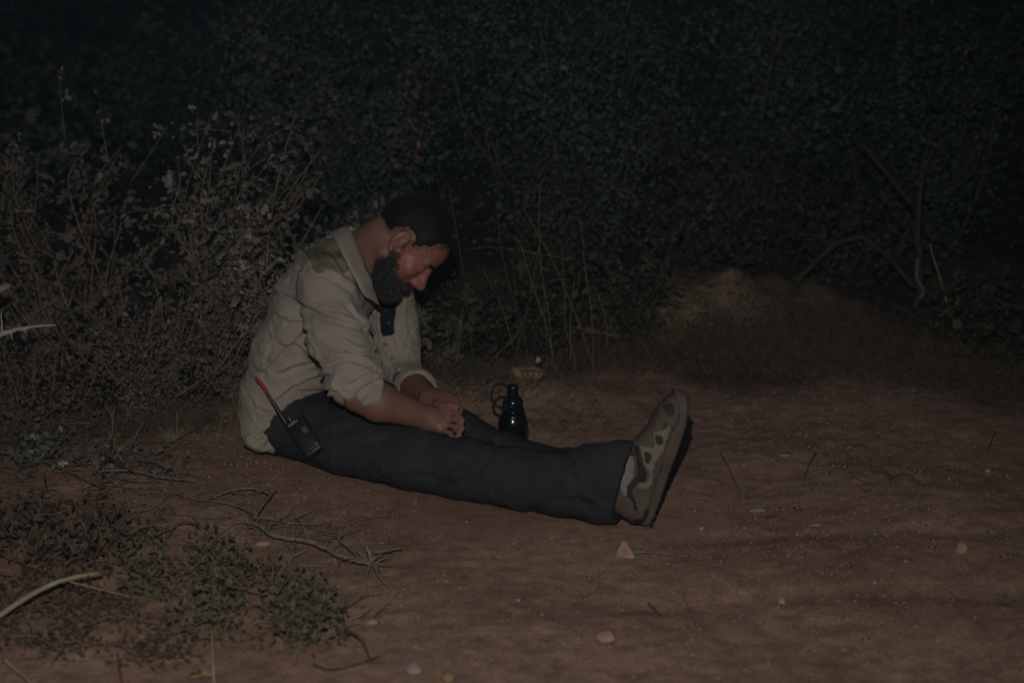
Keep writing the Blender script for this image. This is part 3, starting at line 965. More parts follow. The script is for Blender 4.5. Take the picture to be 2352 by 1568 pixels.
for s in (-1, 1):                                            # eyebrows
    m = (np.abs(uL - 0.031 + 0.10 * np.abs(np.abs(rL) - 0.03)) < 0.0055) & (rL * s > 0.012) & (rL * s < 0.050) & (fL > 0.06)
    sel = m[hF].all(1)
    if sel.sum() > 3:
        VV, FF = overlay(hV, hF, sel, 0.0022)
        obj('eyebrow', mesh_np('eyebrow', VV, FF), M['hair'], man)

# --- trousers
tr = Field((-0.80, 3.58, -0.03), (0.36, 4.66, 0.34), 0.0052)
def leg(pts, k=0.03):
    for (a, ra), (b, rb) in zip(pts[:-1], pts[1:]):
        d = np.asarray(b) - np.asarray(a)
        wdir = np.cross(d, (0, 0, 1.0))
        wdir /= np.linalg.norm(wdir)
        tr.add(eseg(a, b, wdir, None, ra, rb), k)
legR = [((-0.60, 4.215, 0.086), (0.092, 0.094)), ((-0.43, 4.085, 0.082), (0.092, 0.084)), ((-0.25, 3.975, 0.076), (0.085, 0.076)), ((-0.115, 3.90, 0.075), (0.074, 0.074)),
        ((0.02, 3.835, 0.073), (0.072, 0.073)), ((0.12, 3.785, 0.080), (0.072, 0.076)), ((0.205, 3.745, 0.100), (0.072, 0.094)), ((0.262, 3.72, 0.115), (0.074, 0.104))]
legL = [((-0.50, 4.43, 0.088), (0.098, 0.092)), ((-0.32, 4.27, 0.082), (0.088, 0.08)), ((-0.15, 4.12, 0.074), (0.075, 0.072)), ((-0.02, 4.01, 0.062), (0.066, 0.060)),
        ((0.12, 3.93, 0.055), (0.058, 0.054)), ((0.235, 3.87, 0.066), (0.060, 0.060))]
leg(legL)
leg(legR, 0.022)
tr.add(eseg((-0.615, 4.31, 0.085), (-0.60, 4.31, 0.20), RV, None, (0.162, 0.086), (0.148, 0.084)), 0.04)
tr.add(eseg((-0.60, 4.31, 0.09), (-0.38, 4.22, 0.085), RV, None, (0.155, 0.085), (0.12, 0.07)), 0.04)
tr.add(halfspace((0, 0, 0.002), (0, 0, -1), (-1, 3, -0.2), (1, 5, 0.5)), 0.012, 's')
cutn = np.array([0.90, -0.40, -0.18])
tr.add(halfspace(P(1438, 1120, 3.72), cutn, (0.10, 3.4, -0.1), (0.5, 3.84, 0.5)), 0.004, 's')
tV, tF = tr.mesh(2)
tN = normals(tV, tF)
tp = proj(tV)
nz = fbm(tV * np.array([9, 9, 16]), 3)
rid = 1 - np.abs(fbm(tV * np.array([14, 20, 14]) + 5, 3))
dis = 0.003 * nz + 0.003 * (rid ** 5)
def folds(p, V, specs):
    d = np.zeros(len(V))
    for pts, amp, wd in specs:
        wd = wd * 0.78
        q = segdist(p, catmull(np.array(pts, float), 5))
        q2 = segdist(p, catmull(np.array(pts, float), 5) + np.array([0, -1.9 * wd]))
        d += -amp * np.exp(-(q / wd) ** 2) + amp * 0.7 * np.exp(-(q2 / (wd * 1.1)) ** 2)
    return d
near = tN[:, 1] < 0.55
tf = folds(tp, tV, [([(660, 1030), (720, 1000), (800, 985)], 0.007, 9), ([(690, 1050), (780, 1030), (880, 1010)], 0.006, 10), ([(1000, 1090), (1060, 1050), (1100, 1000)], 0.007, 12),
                    ([(1020, 1120), (1090, 1085), (1140, 1020)], 0.006, 10), ([(1270, 1010), (1310, 1060), (1330, 1150)], 0.009, 14), ([(1330, 1030), (1360, 1090), (1350, 1170)], 0.007, 12),
                    ([(1400, 1010), (1405, 1070), (1390, 1150)], 0.008, 12), ([(1180, 1040), (1260, 1060), (1330, 1110)], 0.006, 11), ([(880, 1100), (960, 1090), (1040, 1110)], 0.005, 10),
                    ([(1220, 1170), (1290, 1150), (1360, 1160)], 0.006, 10)])
tV2 = tV + tN * (dis + np.where(near, 0.65 * tf, 0))[:, None]
tV2[:, 2] = np.maximum(tV2[:, 2], -0.004)
o_tr = obj('trousers', mesh_np('trousers', tV2, tF), M['trousers'], man)
# --- shirt
sh = Field((-0.84, 3.80, 0.0), (-0.16, 4.64, 0.70), 0.0046)
ssp = [((-0.600, 4.31, 0.045), (0.188, 0.112)), ((-0.598, 4.31, 0.15), (0.185, 0.112)), ((-0.566, 4.305, 0.27), (0.172, 0.112)), ((-0.508, 4.30, 0.39), (0.172, 0.114)), ((-0.455, 4.295, 0.47), (0.162, 0.102)), ((-0.425, 4.29, 0.515), (0.105, 0.080))]
for (a, ra), (b, rb) in zip(ssp[:-1], ssp[1:]):
    sh.add(eseg(a, b, RV, None, ra, rb), 0.03)
for s, S in ((1, SHR), (-1, SHL)):                         # yoke from neck to shoulder
    sh.add(cone(NB + np.array([-0.01, 0, -0.005]), S + np.array([0.01, 0.0, -0.005]), 0.068, 0.064), 0.04)
# hanging shirt tail at the back
sh.add(eseg(P(600, 960, 4.20), P(598, 1010, 4.16), RV, None, (0.06, 0.045), (0.055, 0.036)), 0.03)
cufR = P(861, 914, 3.955)
mid = P(777, 770, 4.035)
sh.add(cone(SHR + np.array([0.008, 0, 0]), mid, 0.074, 0.079), 0.022)
sh.add(cone(mid, P(818, 868, 3.96), 0.080, 0.071), 0.016)
sh.add(cone(P(818, 868, 3.96), cufR + (WRR - ELR) * 0.10, 0.073, 0.062), 0.014)
cufL = P(966, 896, 4.26)
sh.add(cone(SHL, P(900, 760, 4.46), 0.078, 0.074), 0.022)
sh.add(cone(P(900, 760, 4.46), ELL, 0.072, 0.062), 0.014)
sh.add(cone(ELL, cufL + (WRL - ELL) * 0.15, 0.060, 0.052), 0.014)
# hole for the neck
sh.add(cone(H(-0.035, -0.035), NB + np.array([0.01, 0, 0.03]), 0.066, 0.066), 0.008, 's')
big = ((-0.56, 3.7, 0.0), (-0.1, 4.06, 0.36))
fd = (WRR - ELR) / np.linalg.norm(WRR - ELR)
sh.add(halfspace(cufR, -fd * -1 + np.array([0.1, 0, 0.15]), (-0.40, 3.7, 0.0), (-0.1, 4.06, 0.32)), 0.003, 's')
fdl = (WRL - ELL) / np.linalg.norm(WRL - ELL)
sh.add(halfspace(cufL, fdl, (-0.30, 4.08, 0.0), (-0.1, 4.45, 0.26)), 0.003, 's')
# hem: remove what hangs below it, on the side towards the camera and round to the front
HEM = [(520, 1012), (561, 1022), (589, 1034), (631, 1044), (640, 1010), (651, 980), (662, 958), (700, 956), (736, 955), (770, 945), (795, 932), (850, 925), (960, 930), (960, 1200), (520, 1200)]
def hemcut(X, Y, Z):
    z = Z - CAM_H
    d = Y * CP - z * SP
    u = 1176 + FPX * X / d
    v = 784 - FPX * (Y * SP + z * CP) / d
    p = np.stack([u + 0 * v, v + 0 * u], -1)
    ins = inpoly(p, HEM)
    dd = segdist(p, HEM, True) / 880.0
    return np.where(ins, -dd, dd).astype(np.float32)
sh.add((hemcut, np.array([-0.80, 3.9, 0.0]), np.array([-0.30, 4.40, 0.24])), 0.003, 's')
sV, sF = sh.mesh(2)
sN = normals(sV, sF)
sp = proj(sV)
def z1(x, y):
    return ((560 + x / 3.336) * 0.9408, (460 + y / 3.336) * 0.9408)
def z2(x, y):
    return ((560 + x / 3.336) * 0.9408, (850 + y / 3.336) * 0.9408)
nearS = np.clip((0.45 - sN[:, 1]) / 0.3, 0, 1)
SF = [([z1(330, 830), z1(470, 885), z1(620, 975), z1(760, 1045), z1(930, 1095), z1(1110, 1145)], 0.010, 8),
      ([z1(625, 1165), z1(520, 1265), z1(400, 1380), z1(270, 1510)], 0.011, 6.5),
      ([z1(560, 980), z1(615, 1080), z1(625, 1180), z1(690, 1340), z1(800, 1560), z2(880, 370), z2(960, 450)], 0.006, 6),
      ([z1(930, 1280), z1(1060, 1345), z1(1190, 1330)], 0.010, 6.5),
      ([z1(980, 990), z1(1060, 1080), z1(1170, 1180)], 0.007, 6),
      ([z1(820, 1430), z1(900, 1400), z1(1000, 1390), z1(1150, 1440)], 0.008, 6.5),
      ([z1(640, 1270), z1(700, 1380), z1(740, 1470)], 0.007, 6),
      ([z1(430, 1290), z1(560, 1300), z1(680, 1390)], 0.008, 7),
      ([z2(400, 430), z2(520, 330), z2(640, 270), z2(800, 225)], 0.011, 6.5),
      ([z2(420, 220), z2(560, 150), z2(720, 120)], 0.009, 7),
      ([z2(560, 350), z2(700, 345), z2(870, 350)], 0.009, 5.5),
      ([z2(640, 490), z2(760, 440), z2(870, 370)], 0.008, 6),
      ([z2(180, 430), z2(220, 520), z2(200, 680)], 0.008, 6),
      ([z2(300, 520), z2(260, 620), z2(215, 720)], 0.010, 6.5),
      ([z2(160, 770), z2(260, 700), z2(380, 650)], 0.009, 6.5),
      ([z2(370, 560), z2(330, 700), z2(300, 800)], 0.007, 6),
      ([z2(980, 300), z2(1060, 250), z2(1190, 180)], 0.008, 6),
      ([z2(1000, 420), z2(1080, 330), z2(1200, 260)], 0.007, 5.5),
      ([z1(760, 480), z1(860, 560), z1(960, 700)], 0.006, 7),
      ([z1(470, 770), z1(520, 690), z1(640, 640)], 0.005, 6),
      ([z1(380, 1040), z1(480, 1090), z1(580, 1100)], 0.007, 7),
      ([z1(300, 1120), z1(330, 1260), z1(300, 1400)], 0.007, 7),
      ([z1(1060, 760), z1(1120, 900), z1(1150, 1060)], 0.006, 6),
      ([z1(760, 700), z1(880, 760), z1(1010, 860), z1(1080, 980)], 0.005, 8)]
ff = folds(sp, sV, SF)
ql = sV @ np.array([[0.8, 0.2, 0.5], [0.1, 1.0, 0.0], [-0.6, 0.0, 0.8]])
cr = 1 - np.abs(fbm(ql * np.array([7, 9, 22]), 3))
cr2 = 1 - np.abs(fbm(ql * np.array([16, 16, 44]) + 7, 3))
dis = 0.0032 * fbm(sV * 11, 3) + 0.006 * (np.clip(cr, 0, 1) ** 6 - 0.25) + 0.0028 * (np.clip(cr2, 0, 1) ** 6 - 0.25)
sV2 = sV + sN * (dis + ff * nearS)[:, None]
sV2 = relax(sV2, sF, 0.4)
o_sh = obj('shirt', mesh_np('shirt', sV2, sF), M['shirt'], man)
cam_side = sN[:, 1] < 0.35
def shirt_piece(name, poly, th, mt, parent, cond=None, lift=0.0):
    m = inpoly(sp, poly) & cam_side
    if cond is not None:
        m &= cond
    sel = m[sF].sum(1) >= 3
    if sel.sum() < 4:
        print('EMPTY PIECE', name)
        return None
    VV, FF = overlay(sV2, sF, sel, th, lift)
    return obj(name, mesh_np(name, VV, FF), mt, parent)
shirt_piece('shoulder_patch', [z1(620, 510), z1(660, 600), z1(700, 695), z1(830, 680), z1(950, 690), z1(985, 600), z1(950, 480), z1(900, 420), z1(760, 425)], 0.0025, M['patch'], o_sh)
shirt_piece('cuff', [z2(1180, 130), z2(1330, 230), z2(1300, 420), z2(1080, 560), z2(1000, 500), z2(1150, 380)], 0.004, M['seam'], o_sh, sV[:, 1] < 4.06)

def ribbon(name, top, bot, th, mt, parent, n=5):
    a = catmull(top, n)
    b = catmull(bot, n)
    K = 5
    rows = []
    for i in range(K):
        t = i / (K - 1)
        bow = math.sin(t * math.pi) * 0.006
        rows.append(a * (1 - t) + b * t)
    rows = np.array(rows)
    n1 = rows.shape[1]
    V0 = rows.reshape(-1, 3)
    F0_ = [(i * n1 + j, i * n1 + j + 1, (i + 1) * n1 + j + 1, (i + 1) * n1 + j) for i in range(K - 1) for j in range(n1 - 1)]
    me = mesh_np(name, V0 + 0.0025 * fbm(V0 * 40, 2)[:, None], F0_)
    o = obj(name, me, mt, parent)
    md = o.modifiers.new('thickness', 'SOLIDIFY')
    md.thickness = th
    md.offset = 0
    return o
ribbon('collar',
       [P(862, 600, 4.40), P(818, 540, 4.37), P(795, 520, 4.31), P(806, 532, 4.225), P(832, 585, 4.165), P(852, 632, 4.15), P(866, 680, 4.165)],
       [P(850, 610, 4.45), P(800, 545, 4.44), P(762, 532, 4.33), P(772, 556, 4.17), P(800, 610, 4.10), P(832, 668, 4.09), P(872, 706, 4.15)],
       0.003, M['shirt'], o_sh)
# dark t-shirt in the open neck, and the far half of the shirt front
chest = sV[:, 1] > 4.165
def chest_y(u, v):
    d = ((sp - np.array([u, v])) ** 2).sum(1)
    d = np.where(chest & (sN[:, 1] < 0.5), d, 1e9)
    k = np.argsort(d)[:8]
    return float(sV2[k, 1].min())
shirt_piece('t_shirt', [(858, 655), (916, 650), (911, 700), (905, 772), (874, 774), (866, 700)], 0.0035, M['tshirt'], man, chest)
shirt_piece('front_panel', [(916, 650), (934, 648), (934, 760), (928, 820), (908, 804), (904, 774), (910, 700)], 0.007, M['shirt'], o_sh, chest)
shirt_piece('placket', [(864, 690), (873, 700), (878, 768), (900, 806), (926, 850), (912, 856), (886, 815), (868, 775)], 0.007, M['seam'], o_sh, chest)
for u, v, du, dv in ((886, 712, 8, 5), (893, 742, 9, 6)):
    y = chest_y(u, v) - 0.007
    pp = [P(u + du * 0.5 * math.cos(a) * random.uniform(0.6, 1.1), v + dv * 0.5 * math.sin(a) * random.uniform(0.6, 1.1), y) for a in np.linspace(0, 2 * math.pi, 9)[:-1]]
    obj('shirt_print', mesh_np('shirt_print', pp, [tuple(range(8))]), M['print'], man)
# buttons
for u, v in ((884, 790), (900, 822)):
    y = chest_y(u, v) - 0.010
    V, F = tube([P(u, v, y), P(u, v, y) + np.array([0.001, -0.003, 0.001])], 0.005, 10)
    obj('button', mesh_np('button', V, F), M['patch'], o_sh)

# --- boots
def boot(heel, toe, side, pale=True):
    """heel/toe: ends of the tread; side: unit vector roughly out of the tread"""
    heel, toe = np.asarray(heel, float), np.asarray(toe, float)
    Lx = toe - heel
    LEN = np.linalg.norm(Lx)
    Lx /= LEN
    S = np.asarray(side, float)
    S = S - Lx * (S @ Lx)
    S /= np.linalg.norm(S)
    Hx = -S
    Wx = np.cross(Lx, Hx)
    k = LEN / 0.325
    def T(l, h, w_=0.0):
        return heel + Lx * l * k + Hx * h + Wx * w_
    b = obj_empty = None
    fl = Field(np.min([heel, toe], 0) - 0.17, np.max([heel, toe], 0) + 0.17, 0.0032)
    fl.add(eseg(T(0.045, 0.040), T(0.062, 0.110), Wx, None, (0.037, 0.042), (0.037, 0.048)), 0.02)
    fl.add(eseg(T(0.045, 0.040), T(0.16, 0.045), Wx, None, (0.039, 0.040), (0.042, 0.040)), 0.02)
    fl.add(eseg(T(0.16, 0.045), T(0.255, 0.039), Wx, None, (0.042, 0.036), (0.048, 0.029)), 0.02)
    fl.add(eseg(T(0.255, 0.039), T(0.290, 0.036), Wx, None, (0.048, 0.029), (0.040, 0.023)), 0.02)
    fl.add(eseg(T(0.075, 0.105), T(0.175, 0.076), Wx, None, (0.034, 0.040), (0.033, 0.023)), 0.02)
    fl.add(eseg(T(0.175, 0.074), T(0.262, 0.040), Wx, None, (0.033, 0.023), (0.038, 0.020)), 0.02)
    c0 = T(0.0, 0.024)
    fl.add(halfspace(c0, -Hx, np.min([heel, toe], 0) - 0.2, np.max([heel, toe], 0) + 0.2), 0.006, 's')
    V, F = fl.mesh(2)
    Q = (V - heel)
    l = Q @ Lx / k
    h = Q @ Hx
    ww = Q @ Wx
    N = normals(V, F)
    V = V + N * (0.0018 * fbm(V * 45, 3))[:, None]
    return V, F, N, l, h, ww, T, (Lx, Hx, Wx, k)
def build_boot(name, label, heel, toe, side, lat):
    V, F, N, l, h, ww, T, fr = boot(heel, toe, side)
    Lx, Hx, Wx, k = fr
    B = obj(name, mesh_np(name, V, F), M['boot'], man)
    B['label'] = label
    lh = np.stack([l, h], -1)
    def piece(nm, poly, th, mt, sides=(1, -1), par=B):
        for s in sides:
            m = inpoly(lh, poly) & (N @ Wx * s > 0.12)
            sel = m[F].sum(1) >= 3
            if sel.sum() > 4:
                VV, FF = overlay(V, F, sel, th)
                obj(nm, mesh_np(nm, VV, FF), mt, par)
    def zb(*q):
        out = []
        for x, y in q:
            dx, dy = x - 500.0, y - 1480.0
            out.append(((0.2766 * dx - 0.961 * dy) * 0.325 / 1374, (-0.961 * dx - 0.2766 * dy) * 0.325 / 1374))
        return out
    piece('collar_padding', zb((150, 690), (225, 690), (275, 730), (300, 820), (305, 920), (270, 985), (225, 1020), (235, 1120), (190, 1110), (140, 1000)), 0.004, M['boot_pale'])
    piece('strap', zb((300, 640), (335, 640), (370, 800), (430, 910), (410, 985), (330, 990), (270, 1080), (330, 1180), (345, 1270), (310, 1270), (280, 1160), (215, 1110), (200, 1030), (240, 1020), (320, 930), (315, 800)), 0.0035, M['boot_dark'])
    piece('overlay_frame', zb((340, 620), (470, 650), (470, 500), (570, 470), (620, 400), (640, 470), (600, 600), (560, 700), (500, 780), (480, 900), (480, 1010), (420, 1060), (320, 1060), (345, 1000), (430, 990), (445, 900), (380, 800)), 0.0022, M['boot_pale_dusty'])
    piece('mesh_panel', zb((372, 670), (440, 690), (462, 730), (440, 800), (400, 810)), 0.0034, M['boot_mesh'])
    piece('mesh_panel', zb((485, 520), (545, 520), (572, 570), (540, 632), (490, 600)), 0.0034, M['boot_mesh'])
    piece('mesh_panel', zb((550, 395), (600, 395), (605, 440), (560, 455)), 0.0034, M['boot_mesh'])
    piece('toe_vent', zb((560, 260), (660, 220), (670, 320), (600, 350)), 0.0015, M['boot_mesh'])
    piece('heel_counter', zb((490, 1230), (580, 1190), (590, 1380), (540, 1440), (420, 1440), (430, 1390), (500, 1340), (515, 1290)), 0.0025, M['boot_pale_dusty'])
    piece('heel_strap', zb((405, 1240), (450, 1245), (500, 1290), (495, 1340), (430, 1370), (350, 1420), (300, 1440), (260, 1410), (330, 1370), (400, 1330)), 0.003, M['boot_dark'])
    piece('heel_pull', zb((250, 1150), (310, 1180), (320, 1300), (270, 1360), (240, 1300)), 0.003, M['boot'])
    # sole: an outline lofted through thickness, with tread blocks
    n = 40
    t = np.linspace(0, 2 * math.pi, n, endpoint=False)
    out = []
    for a in t:
        ll = 0.1625 - 0.1635 * math.cos(a)
        wd = 0.036 + 0.014 * (1 / (1 + math.exp(-(ll - 0.17) * 45))) - 0.006 * math.exp(-((ll - 0.14) / 0.04) ** 2)
        out.append((ll, wd * np.sign(math.sin(a)) * abs(math.sin(a)) ** 0.55))
    VV, FF = [], []
    lay = [(0.002, 0.94), (0.005, 0.99), (0.012, 1.01), (0.021, 1.02), (0.027, 1.01), (0.030, 0.93)]
    for hh, sc in lay:
        for ll, wd in out:
            lift = 0.016 * max(0, (ll - 0.24) / 0.085) ** 2 + 0.005 * max(0, (0.03 - ll) / 0.03) ** 2
            VV.append(T(0.1625 + (ll - 0.1625) * (0.985 + 0.03 * (sc - 0.9)), hh + lift, wd * sc))
    for i in range(len(lay) - 1):
        for j in range(n):
            j2 = (j + 1) % n
            FF.append((i * n + j, i * n + j2, (i + 1) * n + j2, (i + 1) * n + j))
    FF.append(tuple(range(n))[::-1])
    FF.append(tuple((len(lay) - 1) * n + j for j in range(n)))
    so = obj('sole', mesh_np('sole', VV, FF), M['boot_sole'], B)
    VV, FF = [], []
    for i in range(17):
        for s in (-1, 1):
            ll = 0.014 + i * 0.0185
            wd = 0.036 + 0.014 / (1 + math.exp(-(ll - 0.17) * 45))
            if ll > 0.29:
                wd *= 0.7
            lift = 0.016 * max(0, (ll - 0.24) / 0.085) ** 2
            b0 = len(VV)
            for dh in (0.004, 0.0004):
                for dl, dw in ((-0.006, 0.25), (0.006, 0.35), (0.007, 0.86), (-0.006, 0.86)):
                    VV.append(T(ll + dl, dh + lift, s * wd * dw))
            FF += [tuple(b0 + q for q in f_) for f_ in ((0, 1, 2, 3), (7, 6, 5, 4), (0, 4, 5, 1), (1, 5, 6, 2), (2, 6, 7, 3), (3, 7, 4, 0))]
    obj('tread', mesh_np('tread', VV, FF, False), M['boot_dark'], B)
    # laces over the instep
    VV, FF = [], []
    for i in range(5):
        l0 = 0.165 + i * 0.020
        h0 = 0.106 - i * 0.0125
        for s in (-1, 1):
            tube(catmull([T(l0, h0 - 0.014, s * 0.027), T(l0 + 0.006, h0 + 0.003, 0), T(l0 + 0.014, h0 - 0.016, -s * 0.027)], 4), 0.0022, 5, VV, FF)
    tube(catmull([T(0.16, 0.118, 0.0), T(0.15, 0.125, 0.03 * lat), T(0.165, 0.10, 0.045 * lat), T(0.158, 0.118, 0.01 * lat)], 5), 0.002, 5, VV, FF)
    obj('lace', mesh_np('lace', VV, FF), M['lace'], B)
    return B
HEELR = G(1478, 1213) + np.array([0.012, 0.0, 0.004])
build_boot('boot', 'near hiking boot, worn tan suede with pale ankle padding', HEELR, P(1590, 903, 3.755), (1.0, 0.10, -0.24), 1)
HEELL = np.array([0.345, 3.85, 0.004])
build_boot('boot', 'far hiking boot mostly hidden behind the near one', HEELL, HEELL + np.array([0.10, 0.225, 0.10]), (1.0, 0.10, -0.24), -1)
# socks / shins joining trousers and boots
V, F = tube([ANR + np.array([-0.06, 0.03, 0.0]), ANR + np.array([0.01, -0.005, 0.0])], 0.045, 12)
obj('sock', mesh_np('sock', V, F), M['tshirt'], man)
# ================================================================ small plants
M['leaf_reddish'] = mat('leaf_dead_reddish', (0.1, 0.1, 0.1), 0.85, attrib='rnd', cols=[(0.06, 0.04, 0.03), (0.12, 0.075, 0.055), (0.18, 0.12, 0.09)], spec=0.1)
# oak seedlings right of the man's chest
def seedling(label, base, height, spread, nst, nl, lsize, mt, kind='lobed', cat='seedling', name='oak_seedling', group=None):
    return shrub(name, label, base, height, spread, nst, nl, lsize, kind, mt, group=group, cat=cat, low=0.3, stem_r=0.003, clump=0.03, twigs=3)
b = GG(1000, 860)
seedling('olive oak seedling with lobed leaves between his chest and bottle', (b[0] - 0.10, b[1] + 0.02), 0.30, 0.11, 8, 330, 0.030, M['leaf_oak'])
seedling('low oak sprig spreading beside the far cuff', (b[0] + 0.01, b[1] + 0.06), 0.17, 0.12, 7, 220, 0.028, M['leaf_oak'])
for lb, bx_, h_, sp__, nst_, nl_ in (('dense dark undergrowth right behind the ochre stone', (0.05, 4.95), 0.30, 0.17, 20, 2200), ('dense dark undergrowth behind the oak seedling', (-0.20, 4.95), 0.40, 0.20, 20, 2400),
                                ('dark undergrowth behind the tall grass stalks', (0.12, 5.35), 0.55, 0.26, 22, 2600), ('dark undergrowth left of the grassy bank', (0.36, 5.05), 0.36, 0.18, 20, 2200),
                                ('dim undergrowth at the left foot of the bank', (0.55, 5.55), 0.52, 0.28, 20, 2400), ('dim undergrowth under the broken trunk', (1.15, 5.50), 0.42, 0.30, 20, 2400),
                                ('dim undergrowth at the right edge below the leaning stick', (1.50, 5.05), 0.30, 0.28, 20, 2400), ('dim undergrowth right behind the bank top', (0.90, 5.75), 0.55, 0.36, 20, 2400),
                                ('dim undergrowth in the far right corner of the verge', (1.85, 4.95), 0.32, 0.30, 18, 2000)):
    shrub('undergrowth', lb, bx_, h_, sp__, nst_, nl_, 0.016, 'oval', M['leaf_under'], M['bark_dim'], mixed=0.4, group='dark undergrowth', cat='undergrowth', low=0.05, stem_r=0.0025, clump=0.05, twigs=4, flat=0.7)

# thin saplings with a few dead leaves in front of the evergreens
for lb, Yk, stem, clusters in (('thin sapling with reddish dead leaves above the man head', 5.35, [(1010, 760), (1000, 600), (985, 420), (960, 300), (955, 170)], [(955, 190, 10), (965, 310, 9), (930, 345, 12), (985, 200, 6)]),
                               ('thin sapling with dead leaves between the left shrubs and the evergreens', 5.45, [(700, 620), (690, 440), (660, 280), (640, 140)], [(640, 150, 9), (655, 320, 10), (690, 350, 7), (560, 280, 7)]),
                               ('dark thin sapling slanting through the upper middle', 5.35, [(900, 520), (840, 420), (790, 320), (740, 230), (715, 170)], [(805, 320, 3), (760, 250, 3)]),
                               ('pale thin sapling in the dark right of the middle', 5.45, [(1700, 640), (1690, 520), (1692, 420), (1688, 350)], [(1540, 340, 1), (1690, 380, 2)])):
    c = [P(u, v, Yk) for u, v in stem]
    r0 = c[0].copy()
    r0[2] = gz(r0[0], r0[1])
    t = thing('sapling', r0, lb, 'sapling', 'thin saplings')
    pth = catmull([r0] + c, 6)
    V, F = tube(pth, np.linspace(0.0035, 0.0010, len(pth)), 5)
    obj('stem', mesh_np('stem', V, F), M['bark_dim'], t)
    pos, VV, FF = [], [], []
    for u, v, n in clusters:
        q = P(u, v, Yk)
        k = int(np.argmin(np.linalg.norm(pth - q, axis=1)))
        tube(catmull([pth[k], (pth[k] + q) / 2 + np.array([0, 0, 0.01]), q], 4), 0.0010, 3, VV, FF, cap=False)
        pos.append(q + RNG.normal(0, 0.022, (n * 2, 3)))
    o = obj('twigs', mesh_np('twigs', VV, FF), M['bark_dim'], t)
    o['kind'] = 'stuff'
    pos = np.vstack(pos)
    leaves('leaf_cluster', pos, 0.026, 'lobed', M['leaf_reddish'], t, rnd=RNG.uniform(0, 1, len(pos)))

# tall grass: each visible stalk its own
def at(u, v, Y):
    return P(u, v, Y)
GRASS = [('leftmost dry grass tuft, tall bent stalks right of the man head', 4.80,
          [[(1235, 50), (1250, 110), (1262, 190)], [(1095, 225), (1110, 290), (1128, 368)], [(1064, 700), (1058, 760), (1052, 815)], [(1030, 420), (1040, 480)], [(1197, 730), (1188, 768), (1140, 815), (1104, 856)], [(1060, 575), (1130, 568), (1230, 582), (1330, 600)], [(1165, 535), (1195, 560), (1215, 630)]]),
         ('tallest dry grass tuft with a stalk bending left, standing left of the bank', 4.84,
          [[(1300, 300), (1325, 400), (1335, 470), (1400, 570), (1440, 640)], [(1345, 640), (1380, 720), (1420, 790), (1436, 815)], [(1200, 470), (1230, 530), (1260, 580)], [(1275, 470), (1255, 530), (1240, 560)], [(1295, 745), (1350, 757), (1416, 772)],
           [(1210, 715), (1250, 770), (1290, 850)], [(1375, 680), (1392, 740), (1395, 800)], [(1400, 660), (1420, 700), (1436, 740)], [(1330, 500), (1340, 560), (1342, 600)], [(1360, 650), (1410, 760), (1440, 800)]]),
         ('thin upright grass stalks in the dark gap behind the bottle', 4.82,
          [[(1240, 420), (1238, 520), (1244, 620)], [(1180, 600), (1186, 700), (1190, 790)], [(1290, 560), (1296, 660), (1300, 760)], [(1140, 460), (1150, 560), (1170, 660)], [(1110, 620), (1150, 700), (1180, 800)], [(1248, 640), (1252, 740), (1258, 830)], [(1320, 640), (1310, 740), (1312, 830)]])]
for lb, Y, st in GRASS:
    root = None
    t = thing('dry_grass', (P(st[0][-1][0], 850, Y)[0], Y, 0.0), lb, 'dry grass', 'dry grass in front of the evergreens')
    for k, pts in enumerate(st):
        Yk = Y + RNG.uniform(-0.04, 0.04) + (0.75 if pts[0][1] < 400 else 0.0)
        q = [P(u, v, Yk) for u, v in pts]
        # carry each stalk down to the soil
        e = q[-1].copy()
        d = q[-1] - q[-2]
        d /= np.linalg.norm(d)
        if pts[-1][1] < 800 and abs(d[2]) > 0.25:
            lo_ = e + d * 0.25 + np.array([0.02, 0.03, 0])
            lo_[2] = gz(lo_[0], lo_[1])
            q.append((e + lo_) / 2 + np.array([0.008, 0, 0]))
            q.append(lo_)
        c = catmull(np.array(q), 6)
        V, F = tube(c, np.linspace(0.00045, 0.0008, len(c)), 4)
        obj('stalk', mesh_np('stalk', V, F), M['straw' if k % 2 == 0 else 'straw_old'], t)

# bent stalks among the left shrubs
st = [[(485, 262), (462, 330), (430, 430), (400, 560)], [(602, 395), (520, 480), (470, 560)], [(545, 300), (520, 370), (500, 420)], [(690, 345), (610, 365), (560, 400)], [(660, 290), (600, 330), (560, 395)],
      [(265, 470), (262, 560), (255, 640), (245, 700)], [(455, 480), (440, 620), (430, 760)], [(590, 520), (520, 570), (470, 610)], [(0, 370), (40, 470), (80, 560), (140, 600)], [(135, 160), (140, 230), (150, 320)], [(228, 235), (236, 300), (250, 380)], [(385, 290), (340, 360), (300, 420)], [(715, 640), (640, 560), (560, 520)]]
t = thing('tall_weeds', (-0.95, 4.95, gz(-0.95, 4.95)), 'tall thin weed stalks arching out of the left shrubs', 'weeds')
for pts in st:
    Yk = 4.78 + RNG.uniform(-0.1, 0.1)
    c = catmull([P(u, v, Yk + 0.01 * i) for i, (u, v) in enumerate(pts)], 6)
    V, F = tube(c, np.linspace(0.0007, 0.0013, len(c)), 4)
    o = obj('stalk', mesh_np('stalk', V, F), M['straw_old'] if RNG.random() < 0.5 else M['twig'], t)
    n = 7
    pos = c[RNG.integers(0, max(2, len(c) // 2), n)] + RNG.normal(0, 0.015, (n, 3))
    lv = leaves('leaf_spray', pos, 0.022, 'lobed', M['leaf_olive'], o, rnd=RNG.uniform(0.5, 1, n))
